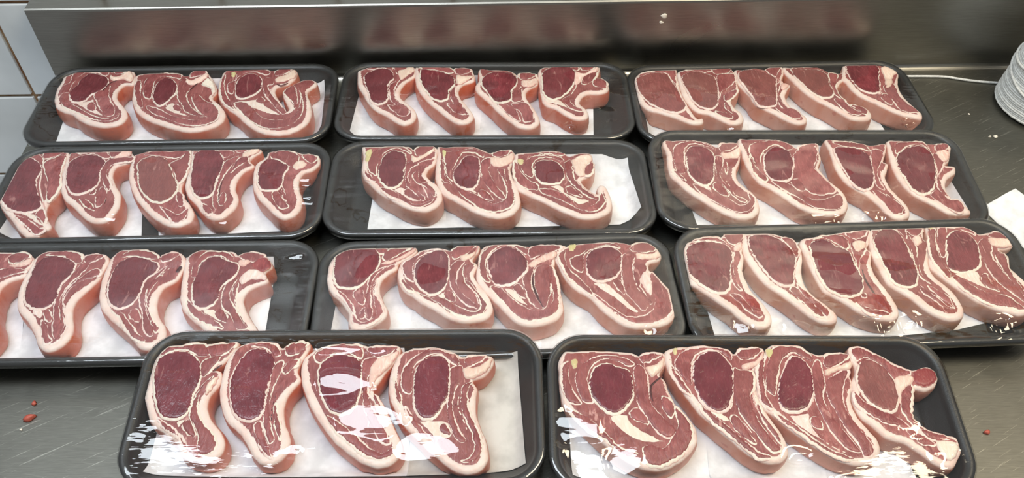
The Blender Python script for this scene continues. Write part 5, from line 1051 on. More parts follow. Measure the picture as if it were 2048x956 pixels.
TRAYS['T9'] = ([[0.999832, -0.018268, 0.001438, 0.377209], [0.018325, 0.99675, -0.078446, 0.530295], [0.0, 0.078459, 0.996917, 0.008184], [0, 0, 0, 1]], [
    ('chop with deep burgundy eye, pale fat', [
        ('O', 0, [(-184.9, 53.7), (-169.4, 56.6), (-157.1, 60.9), (-141.9, 64.4), (-133, 61.9), (-123.9, 67.3), (-104.2, 67.7), (-108.1, 54.9), (-113.4, 42.6), (-112.4, 37.3), (-117.6, 20.3), (-116.5, 3.3), (-113.6, -8.4), (-106.7, -20.1), (-101.9, -33.1), (-102.3, -41.7), (-108.7, -48.4), (-119.9, -47.9), (-130.2, -39.7), (-139.7, -27.4), (-151.1, -16.5), (-162.4, -4.6), (-173.1, 5), (-182.4, 11.2), (-185.3, 26.6), (-185.4, 42.2)]),
        ('E', 0, [(-170.8, 48.6), (-156.4, 56.9), (-139.2, 56.2), (-126.1, 50.3), (-123.3, 39.6), (-129.5, 20.8), (-133, 4), (-139.4, -6.4), (-149.3, -7.6), (-159.1, -1.5), (-168.2, 8.9), (-175.4, 22.8), (-175.8, 36.6)]),
        ('L', 0, [(-163.4, 57.8), (-142.2, 63), (-131.4, 59.1), (-120.8, 48.3), (-128.3, 53.4), (-143.3, 57.6)]),
        ('L', 0, [(-126.9, 32.7), (-121.2, 43), (-125.9, 24), (-126.8, 7.1), (-124.2, -6.3), (-128.9, -2.8), (-131.3, 9)]),
        ('L', 0, [(-137.2, -9), (-130.3, -9.3), (-121.6, -19.4), (-116.4, -32.4), (-108.9, -35.1), (-113.6, -38.1), (-121.7, -32.2), (-130.1, -20.7)]),
        ('R', 0, [(-126.9, -6.2), (-118.1, -9.8), (-110.7, -19.9), (-110.6, -31.1), (-117, -29.2), (-122.9, -19.4)]),
        ('L', 0, [(-127.4, 64.7), (-113.9, 66.5), (-106.9, 65.3), (-112.1, 55), (-121.4, 51.9)]),
        ('S', 1.1, [(-133, 4), (-126.9, -12.7), (-118.3, -29.2), (-111.1, -39), (-106.7, -34.4)]),
        ('D', 1.1, [(-128.1, 17.3), (-126.5, 2.1)]),
        ('B', 0, [(-120.4, 50), (-110.7, 55), (-114.4, 44.5), (-121.2, 43)]),
    ]),
    ('smooth chop with a straight folded tail', [
        ('O', 0, [(-103.2, 67.7), (-86.3, 66.6), (-70.8, 64.1), (-60.6, 58.6), (-53.4, 52.5), (-50.8, 43.5), (-52.1, 33), (-56.9, 17.6), (-58.7, -0.9), (-52.9, -14.3), (-43.1, -26.1), (-36.2, -37.6), (-39.8, -45.3), (-52, -45.5), (-63.3, -37.2), (-73.6, -24.7), (-84.1, -12.1), (-95.2, -0.9), (-103.1, 12.8), (-108.5, 29.3), (-110.8, 43.4), (-108.1, 56.7)]),
        ('E', 0, [(-100.5, 61.8), (-82.7, 63.4), (-69.7, 56.8), (-61.4, 44), (-59.4, 29.8), (-65.9, 12.9), (-70, -0.4), (-81.5, -1.5), (-90.5, 7.2), (-97, 21.1), (-102.8, 38.7), (-104.3, 51.1)]),
        ('L', 0, [(-67.8, 58.6), (-57.9, 57.8), (-53.4, 47.2), (-54.7, 36.6), (-58.5, 31.5), (-61.2, 44.8)]),
        ('L', 0, [(-75.4, -5.1), (-68.1, -3.8), (-62.5, -13.9), (-53.7, -27.2), (-48.7, -38.6), (-54.3, -39.1), (-63.2, -26.8)]),
        ('L', 0, [(-66.8, 1.2), (-61.7, -5.7), (-53.8, -17.5), (-45.6, -27.6), (-42.4, -35.7), (-46.5, -40.3), (-54.2, -28.8), (-63.8, -13.8)]),
        ('S', 1.1, [(-69, -7), (-60.1, -25.3), (-50.5, -40.1)]),
    ]),
    ('dark grained chop with a gaping slit', [
        ('O', 0, [(-46.1, 55.8), (-36.1, 58.1), (-16.2, 61.5), (0.8, 64.4), (12.8, 65.4), (29.9, 67.2), (24.2, 51), (18.3, 40.6), (21.4, 36.9), (16.7, 19.6), (17.3, 5.9), (22.1, -9.4), (26.2, -24.3), (26.5, -37.1), (20.1, -44.8), (9.1, -45.1), (-2, -41.4), (-12.4, -35.4), (-21.7, -25.4), (-32.8, -16), (-40.7, -9.9), (-43.9, 3.5), (-46.3, 20.6), (-48, 38.1), (-49.2, 47)]),
        ('E', 0, [(-39.2, 49.3), (-23.9, 54.9), (-12.1, 45.4), (-1.3, 37.8), (-0.4, 22.1), (1.6, 10), (1.5, -1.8), (-4.2, -13.2), (-15.2, -17.6), (-27, -15.4), (-36.1, -8.5), (-40.7, 5.1), (-42.1, 25.6)]),
        ('L', 0, [(-35.6, 54.5), (-16.6, 60), (-2.2, 59.4), (2.4, 50.2), (-3.4, 40.6), (-11.3, 48.1), (-23.5, 56.3)]),
        ('L', 0, [(3.8, 50.1), (14.4, 51.5), (16.8, 40.6), (7.5, 26.9), (1.4, 11.7), (1.6, 23.7)]),
        ('L', 0, [(-13.1, -24.2), (-2.8, -31.1), (8.3, -34.8), (17.6, -39.9), (6, -41.8), (-4.8, -37.4)]),
        ('R', 0, [(5.4, -13.6), (14, -17.2), (18.5, -28.8), (18.1, -38.4), (12.4, -34.9), (6.5, -23.4)]),
        ('L', 0, [(-5.3, -14.7), (-0.7, -13.3), (-0, -19.9), (-4.8, -19.7)]),
        ('L', 0, [(1.3, 61.1), (13.8, 63.8), (26.3, 66.1), (22.4, 58.4), (9.2, 53.5)]),
        ('S', 1.1, [(1, 43.1), (-0, 18.6), (1.5, -1.8)]),
        ('D', 2.8, [(5.3, 15), (4.6, 1.4), (8.2, -13.7), (11.7, -28.5)]),
        ('B', 0, [(5.2, 50), (17.3, 51.3), (19.9, 45.8), (8.1, 35.7), (4.4, 37.6)]),
    ]),
    ('slanting chop with thick white fat tail', [
        ('O', 0, [(32.9, 68.4), (41.5, 72.3), (58.5, 74.2), (71.1, 72), (87.5, 72.2), (90.4, 71.1), (85.6, 59.3), (83.1, 50.3), (85.7, 46.6), (80.7, 30.8), (75.9, 15.3), (77.2, 3.3), (82.5, -5.3), (88.5, -15.6), (91.8, -28.8), (91.6, -38.4), (86.5, -46.1), (74.6, -48.8), (62.8, -43.5), (52.7, -33.5), (43.6, -20.2), (33.2, -9.8), (27.1, -2.9), (25, 12.4), (22.9, 28), (23.4, 42.1), (27.9, 58.1)]),
        ('E', 0, [(32.5, 57.9), (49.1, 68.2), (58.3, 60.5), (61.3, 47.7), (61.5, 31.6), (62.4, 17.6), (59.2, 2.4), (53.6, -7.4), (43.4, -8.6), (32.6, -3.2), (30.6, 12.1), (28.3, 31.3), (27.8, 45.5)]),
        ('L', 0, [(40.6, 69.5), (57.9, 72.5), (67.4, 65.6), (63.9, 51.2), (58.8, 61.9), (49.5, 69.5)]),
        ('L', 0, [(67, 60.1), (70.9, 41.9), (67.6, 24.4), (65.2, 5.5), (70.8, -6.5), (66.5, -3), (61.9, 4), (62.8, 22.8)]),
        ('L', 0, [(57, -5.9), (62.9, -12.8), (70.4, -23), (78.5, -34.6), (83.3, -36.5), (73.9, -36), (64.3, -24.3), (56.8, -14.2)]),
        ('L', 0, [(65.3, -6.2), (73.9, -13.3), (80.4, -18.5), (83, -30), (82.7, -36.4), (77.6, -29.8), (69.4, -18)]),
        ('L', 0, [(68.5, 68.9), (87.1, 71.1), (85.7, 63), (75.3, 54.3), (68.4, 60.1)]),
        ('B', 0, [(70.3, 52.7), (78.8, 56), (80.6, 48.6), (73.8, 41.7), (70.1, 43.7)]),
        ('S', 1.2, [(61.9, 49.4), (62.6, 26.3), (59.3, 0.7)]),
        ('S', 1.1, [(59.1, -7.6), (67.6, -22.8), (77.9, -36.2)]),
    ]),
    ('widest chop with knobbly bone, long flank', [
        ('O', 0, [(93, 71), (101.2, 73.1), (108.9, 69.8), (124.6, 68), (137.2, 62.3), (142.2, 56), (152.7, 56.5), (166.5, 57.7), (181, 49.8), (180.5, 42.6), (170.6, 35.8), (157.3, 33.7), (163.4, 25.5), (159.7, 10), (165.2, -0.5), (169.9, -15.8), (165.6, -32), (156.7, -42.9), (147.2, -45.7), (136, -42.8), (122, -36.6), (109.2, -27.1), (99.5, -16), (90.1, -4), (82.6, 6.5), (78, 15.2), (81.4, 30.8), (88.3, 51.9)]),
        ('W', 0, [(96.6, 5.9), (124.6, 8.1), (124.1, -7.1), (136.8, -21), (127.1, -17.2), (110.3, -6.5)]),
        ('E', 0, [(108.5, 52.9), (120.3, 60.6), (131.6, 55.6), (136.8, 46.2), (134.1, 28.5), (128, 13.1), (118.9, 8.3), (103.9, 6.4), (95.7, 11), (98.6, 28.3)]),
        ('L', 0, [(104.5, 65.9), (110.9, 67.1), (111.2, 60.1), (102.4, 40.5), (96.5, 26.6), (93, 26.8), (93.8, 40.9)]),
        ('L', 0, [(93, 62.7), (99.5, 64.3), (93, 42.7), (91.7, 23.3), (95.2, 5.9), (91.3, -0.7), (85.9, 11.5), (82.4, 25.5)]),
        ('L', 0, [(109.4, 67.2), (126.8, 66.1), (138, 60.4), (139.6, 53.4), (130.3, 59.6), (118.5, 63.8)]),
        ('L', 0, [(95.3, 2.5), (106, -3), (116, -13.5), (127.2, -20.5), (140.2, -22.8), (152.9, -37.9), (157.4, -41.3), (151.2, -41.8), (137, -37.2), (121.9, -33.3), (109.4, -23), (100, -11.1)]),
        ('L', 0, [(137.1, 42.6), (148.4, 49.4), (151.2, 38.4), (146.3, 26.2), (149.1, 8.7), (154.7, -8.5), (158.4, -25.2), (156.7, -33.3), (149.9, -23.2), (140.8, -11.2), (135.1, 9.3), (135.3, 28.5)]),
        ('L', 0, [(150.5, 29.6), (159.8, 27.4), (157.6, 8.4), (159.6, -7), (161.6, -25.3), (158.1, -23.5), (151.9, -1.6)]),
        ('L', 0, [(125.4, 2.9), (131.6, 4.4), (131.8, -5.8), (135.3, -14.3), (136.8, -17.7), (127, -13.9), (122.7, -3.7)]),
        ('B', 0, [(151.2, 49.3), (161.4, 48.8), (177.2, 44.5), (171, 36.7), (154.8, 36.5), (150.5, 40.3)]),
        ('L', 0, [(153.1, 53.7), (167.5, 56.4), (178.1, 49.9), (167.5, 45.8), (154.1, 49.1)]),
        ('S', 1.1, [(149.8, 31.4), (152, 8.6), (157, -28.4)]),
        ('Y', 0, [(93.8, 69.1), (102.1, 71.6), (100.2, 64.2), (93, 62.7)]),
    ]),
], [[(-0.1611, 0.0666), (-0.1524, -0.0518), (-0.0492, -0.0564), (-0.0383, 0.0613)], [(-0.0404, 0.0614), (-0.0522, -0.0562), (0.094, -0.0453), (0.128, -0.038), (0.1289, 0.0679)]], [(-0.1333, -0.0497, (0.012, 0.008), 0.0001, 0.255, 0.267), (0.0109, -0.0544, (0.034, 0.012), 2e-05, 0.229, 0.282), (-0.083, -0.0547, (0.014, 0.007), 2e-05, 0.144, 0.288), (0.1229, -0.061, (0.014, 0.012), 0.0003, 0.31, 0.268)])
TRAYS['T10'] = ([[0.999812, 0.019266, -0.002025, -0.136012], [-0.019372, 0.994335, -0.104509, 0.402254], [0.0, 0.104528, 0.994522, 0.010694], [0, 0, 0, 1]], [
    ('chop with large burgundy eye, fat hook', [
        ('O', 0, [(-177.5, 58.2), (-169.2, 60.7), (-151.7, 61.7), (-132.7, 63.2), (-126.2, 60), (-114.9, 63.1), (-100.1, 63.5), (-102.7, 53.4), (-109.7, 43.5), (-118.4, 35.4), (-111.5, 33.7), (-109.4, 22.4), (-116.3, 9.9), (-117, -1), (-111.1, -13.2), (-101.4, -23.8), (-95.3, -34.1), (-96.1, -44.2), (-104.3, -51.3), (-116.5, -51.1), (-127, -46.8), (-134.9, -35.2), (-148.3, -24.8), (-161.5, -15.7), (-167.6, -5.1), (-174.9, 13.6), (-178.7, 29.5), (-179.7, 45.8)]),
        ('W', 0, [(-142.3, -14.4), (-130.2, -12.3), (-134, -20.5), (-118.3, -42.6), (-130.7, -29.4)]),
        ('E', 0, [(-169.1, 47.3), (-157.4, 53.9), (-142.4, 52.9), (-131.7, 43.7), (-127, 27.4), (-129.5, 11.6), (-130.8, -2.4), (-135.9, -11.4), (-146.8, -12.8), (-156.3, -8.2), (-163, 5.7), (-170, 29.4)]),
        ('L', 0, [(-168.4, 57), (-151.4, 60.5), (-130.9, 61.7), (-124.2, 50.2), (-132.7, 48.7), (-142.8, 54.6), (-157.7, 55.5), (-168.2, 49.8)]),
        ('L', 0, [(-128, 11.6), (-122, 24.2), (-114.6, 30.5), (-121, 19.4), (-124.6, 8.4), (-123.1, -5.5), (-115.1, -17.7), (-104.7, -28.2), (-100.9, -37), (-104.3, -44.1), (-113.6, -45.5), (-117.5, -39.7), (-118.2, -29.5), (-124.9, -17.6), (-129.9, -10)]),
        ('L', 0, [(-157, -11.2), (-147.2, -17.3), (-137.2, -24.9), (-128.1, -35.2), (-118, -44), (-107.6, -48.4), (-115.7, -48.3), (-125.1, -42.5), (-136.2, -29.3), (-150.7, -20.3)]),
        ('L', 0, [(-134.6, -17.5), (-130, -13), (-122.2, -23.5), (-121, -29.5), (-126.8, -27.9)]),
        ('L', 0, [(-128.9, 58.7), (-114.8, 62.4), (-101.4, 62.3), (-109.8, 51.8), (-122.4, 48.6)]),
        ('L', 0, [(-127.7, 45.3), (-112.5, 50.1), (-117.6, 38.7), (-125.5, 27.4), (-130, 38.8)]),
        ('S', 1.4, [(-128.6, -13), (-119.9, -28), (-115.2, -41.2)]),
        ('D', 2.0, [(-118.1, 33.8), (-110.6, 40.2)]),
        ('B', 0, [(-121, 19.4), (-115.4, 27.3), (-111.4, 28.9), (-112.7, 20.9), (-119.2, 9.9)]),
    ]),
    ('tall chop with a glistening oval eye', [
        ('O', 0, [(-102.3, 55.1), (-93.9, 62.2), (-80.9, 64.5), (-67.2, 62.3), (-57.3, 57.7), (-50.9, 63), (-33.8, 62.9), (-34.5, 53.6), (-39.3, 42.9), (-41.6, 33.1), (-37.6, 25), (-45.8, 10.8), (-48.4, -3.2), (-45.1, -18.3), (-39.5, -30.3), (-39.4, -43.4), (-46.4, -51.9), (-56.2, -54.6), (-65.9, -48.8), (-74, -37.2), (-83, -25.4), (-95.4, -14.9), (-103.3, -1.1), (-107.6, 12.9), (-108.3, 30.4), (-106.4, 45.1)]),
        ('E', 0, [(-93, 48.3), (-84.1, 56.6), (-72, 54.8), (-63, 44.7), (-63.2, 26.8), (-65.1, 11), (-65.2, -6.1), (-70.9, -14.3), (-80.6, -15), (-90.1, -8.9), (-96.9, 5), (-99.9, 25.5)]),
        ('L', 0, [(-87.6, 59.6), (-77.8, 63.3), (-63.8, 59.8), (-57.9, 49.7), (-63.5, 48), (-72.2, 56.5)]),
        ('L', 0, [(-64.7, 36.5), (-55.7, 44.7), (-55.2, 31.6), (-60.1, 15.6), (-60.1, -3), (-55.9, -21.2), (-51.3, -33.1), (-55, -36), (-62.6, -22.6), (-65.2, -6.1), (-64.4, 15.7)]),
        ('L', 0, [(-54.5, 36.4), (-48.3, 44.6), (-41, 44.5), (-44.3, 36.4), (-52.1, 29.9)]),
        ('L', 0, [(-71.7, -18.1), (-66.6, -15.1), (-61.9, -27.1), (-54.1, -41.8), (-51.6, -49), (-59.1, -44.6), (-66.5, -32.9)]),
        ('L', 0, [(-56.7, 3.1), (-52.1, -9.2), (-46.6, -27.3), (-47.1, -33.1), (-53.1, -21.3), (-56.5, -7.7)]),
        ('L', 0, [(-55.2, 56.3), (-50, 61.9), (-35.1, 61.7), (-41.9, 51.2), (-52, 49.6)]),
        ('D', 1.4, [(-56.5, 10.9), (-58.2, -6.1), (-53.6, -27.2)]),
        ('S', 1.2, [(-56.9, 33.2), (-62, 18.8), (-60.5, 0)]),
        ('S', 1.1, [(-66.6, -15.1), (-60, -30.1)]),
    ]),
    ('chop veiled by bright film glare', [
        ('O', 0, [(-36.8, 45.3), (-29.7, 53.6), (-14.3, 61), (0.6, 61.2), (15.6, 60.3), (24.8, 57.8), (35.1, 59.2), (50.3, 58.3), (50.5, 50.4), (45.3, 40.5), (37.4, 29.1), (32.3, 19.5), (26.5, 11.7), (29.4, 11.6), (38, 2.2), (44.6, -10.2), (51.2, -23.8), (57.6, -37.1), (58.2, -45.8), (50.6, -55), (39.9, -57.7), (27.3, -54), (14.2, -45.3), (2.2, -35.8), (-8.9, -23.2), (-19, -9.5), (-28.9, 7.5), (-36.4, 28.2)]),
        ('E', 0, [(-20.6, 39.4), (-10, 49.2), (4.8, 49.1), (15.8, 42.4), (18.7, 26.1), (18.7, 10.2), (14.3, -3.8), (5, -9.8), (-6.6, -6.6), (-15.3, 7.4), (-21, 24.8)]),
        ('L', 0, [(-27.7, 49.4), (-14, 58.8), (2.2, 60.4), (15.9, 57.4), (16.9, 45.7), (4.6, 50.8), (-10.1, 50.1), (-20.8, 41.1)]),
        ('L', 0, [(18, 42.4), (25.6, 47.3), (31.6, 47.2), (26.7, 34.1), (23.8, 18), (26.2, 7), (33, -7), (42.8, -23.7), (49.3, -37), (42.4, -36.9), (31.5, -22.1), (22.8, -3.8), (19.7, 14.9)]),
        ('L', 0, [(-10.5, -9.6), (3, -17.3), (18.2, -29.4), (31.7, -41.2), (44.4, -45.6), (50.9, -39.9), (52.7, -45.7), (43.5, -51.4), (29.6, -48.4), (13.3, -36.6), (-1.9, -23.2)]),
        ('L', 0, [(20.5, 55.7), (35.2, 57.7), (48.6, 56.8), (40.3, 48.8), (28.6, 47.2)]),
        ('B', 0, [(27.5, 42.3), (43.1, 50.4), (50.3, 53.7), (46.7, 42.1), (33.2, 25.9), (26.9, 14.8), (24.7, 24.4)]),
        ('S', 1.2, [(16.6, 40.7), (20.4, 14.9), (24.1, -2.3)]),
        ('L', 0, [(28.6, 11.7), (34.9, 5.3), (38.5, -4), (34, -0.9)]),
    ]),
    ('wet coarse-grained chop beside bare paper', [
        ('O', 0, [(52, 50.4), (60.6, 55), (73.2, 57.2), (88.9, 56.2), (102.4, 51.2), (109.9, 46.5), (117.3, 48.1), (137.3, 46.3), (135.9, 35.5), (129.3, 27.5), (119.1, 22.7), (122.9, 14.7), (121.6, 3), (122.4, -10.9), (127.5, -26), (131.8, -39.3), (133.2, -50.8), (128.4, -60), (117.6, -64.1), (105.3, -61.2), (92.8, -51.9), (79.9, -40.2), (68.2, -28.4), (57, -16.3), (50.5, -4.1), (44.7, 11.5), (44.4, 29.1), (47.4, 42.1)]),
        ('W', 0, [(70.4, -16.5), (90, -15.1), (98.5, -16.7), (103.2, -31.7), (88, -34.5), (79.2, -25.5)]),
        ('E', 0, [(67.6, 35.3), (76, 45.1), (87.7, 48.4), (96.8, 41.7), (98.7, 25.3), (97.8, 7.9), (92.5, -4.5), (85.7, -13.6), (74.5, -14.2), (68.3, -4.3), (65.9, 14.5)]),
        ('L', 0, [(53.6, 25.7), (57.3, 37.1), (66.9, 48.6), (78.5, 54.8), (96.5, 51.3), (107, 44.9), (105.7, 36.6), (96.7, 43.3), (87.6, 49.7), (75.9, 46.8), (66.1, 37), (64.3, 22.4), (64, 9.8), (57.4, 11.4)]),
        ('L', 0, [(48.4, 27.4), (51.9, 17.8), (56.5, 2), (55.3, -1.1), (50.4, 8.3)]),
        ('L', 0, [(59.6, -1.1), (67.3, -11.9), (76.4, -24), (85.2, -34.4), (73.8, -28.4), (64.7, -16.4)]),
        ('L', 0, [(99.2, 35.1), (110.1, 36.6), (108.9, 23.6), (103.5, 11), (102.5, -7.7), (107.1, -22.8), (114.4, -36.2), (107.5, -36.1), (100.1, -22.8), (96.8, -6.1), (98.3, 14.2)]),
        ('L', 0, [(110.5, 17.2), (117.7, 21.9), (115, 7.7), (116.7, -7.8), (124, -24.5), (128.3, -40.7), (125.6, -50.8), (117.5, -55), (109.2, -53.5), (117.4, -50.7), (121.4, -42.1), (118.4, -25.9), (111.1, -10.8), (108.7, 3.1)]),
        ('L', 0, [(90.3, -22.7), (94.4, -18.2), (101.7, -30.2), (93.3, -28.6)]),
        ('L', 0, [(111.5, 44), (118.8, 46.9), (132.1, 46.5), (120.4, 38.1), (113.1, 36.6)]),
        ('B', 0, [(110.2, 35), (123.4, 36.5), (136.6, 45.4), (135.1, 36.4), (127.8, 28.3), (113.3, 23.6)]),
        ('S', 1.4, [(109.1, 15.6), (106.6, -1.6), (114.2, -22.9), (117.2, -37.7)]),
        ('S', 1.2, [(71.8, 40.2), (78.9, 46.8)]),
        ('D', 1.2, [(104.9, 10.9), (105.4, -7.7), (111.4, -27.3)]),
    ]),
], [[(-0.1712, -0.0686), (-0.174, 0.0641), (-0.0657, 0.0632), (-0.0634, -0.0697)], [(-0.0651, -0.0697), (-0.0688, 0.0653), (0.0539, 0.0643), (0.0655, -0.0711)], [(0.0634, -0.0711), (0.0617, 0.062), (0.1642, 0.0676), (0.1741, -0.0539), (0.1305, -0.0589)]], [(0.0042, 0.0205, (0.028, 0.01), 0.0001, -0.095, 0.198), (0.0296, -0.0136, (0.03, 0.016), 0.00015, -0.078, 0.167), (0.0856, -0.0396, (0.028, 0.013), 0.00015, -0.04, 0.143), (-0.0382, -0.0451, (0.01, 0.005), 0.0001, -0.125, 0.135), (0.0006, 0.0547, (0.03, 0.004), 5e-05, -0.096, 0.229)])
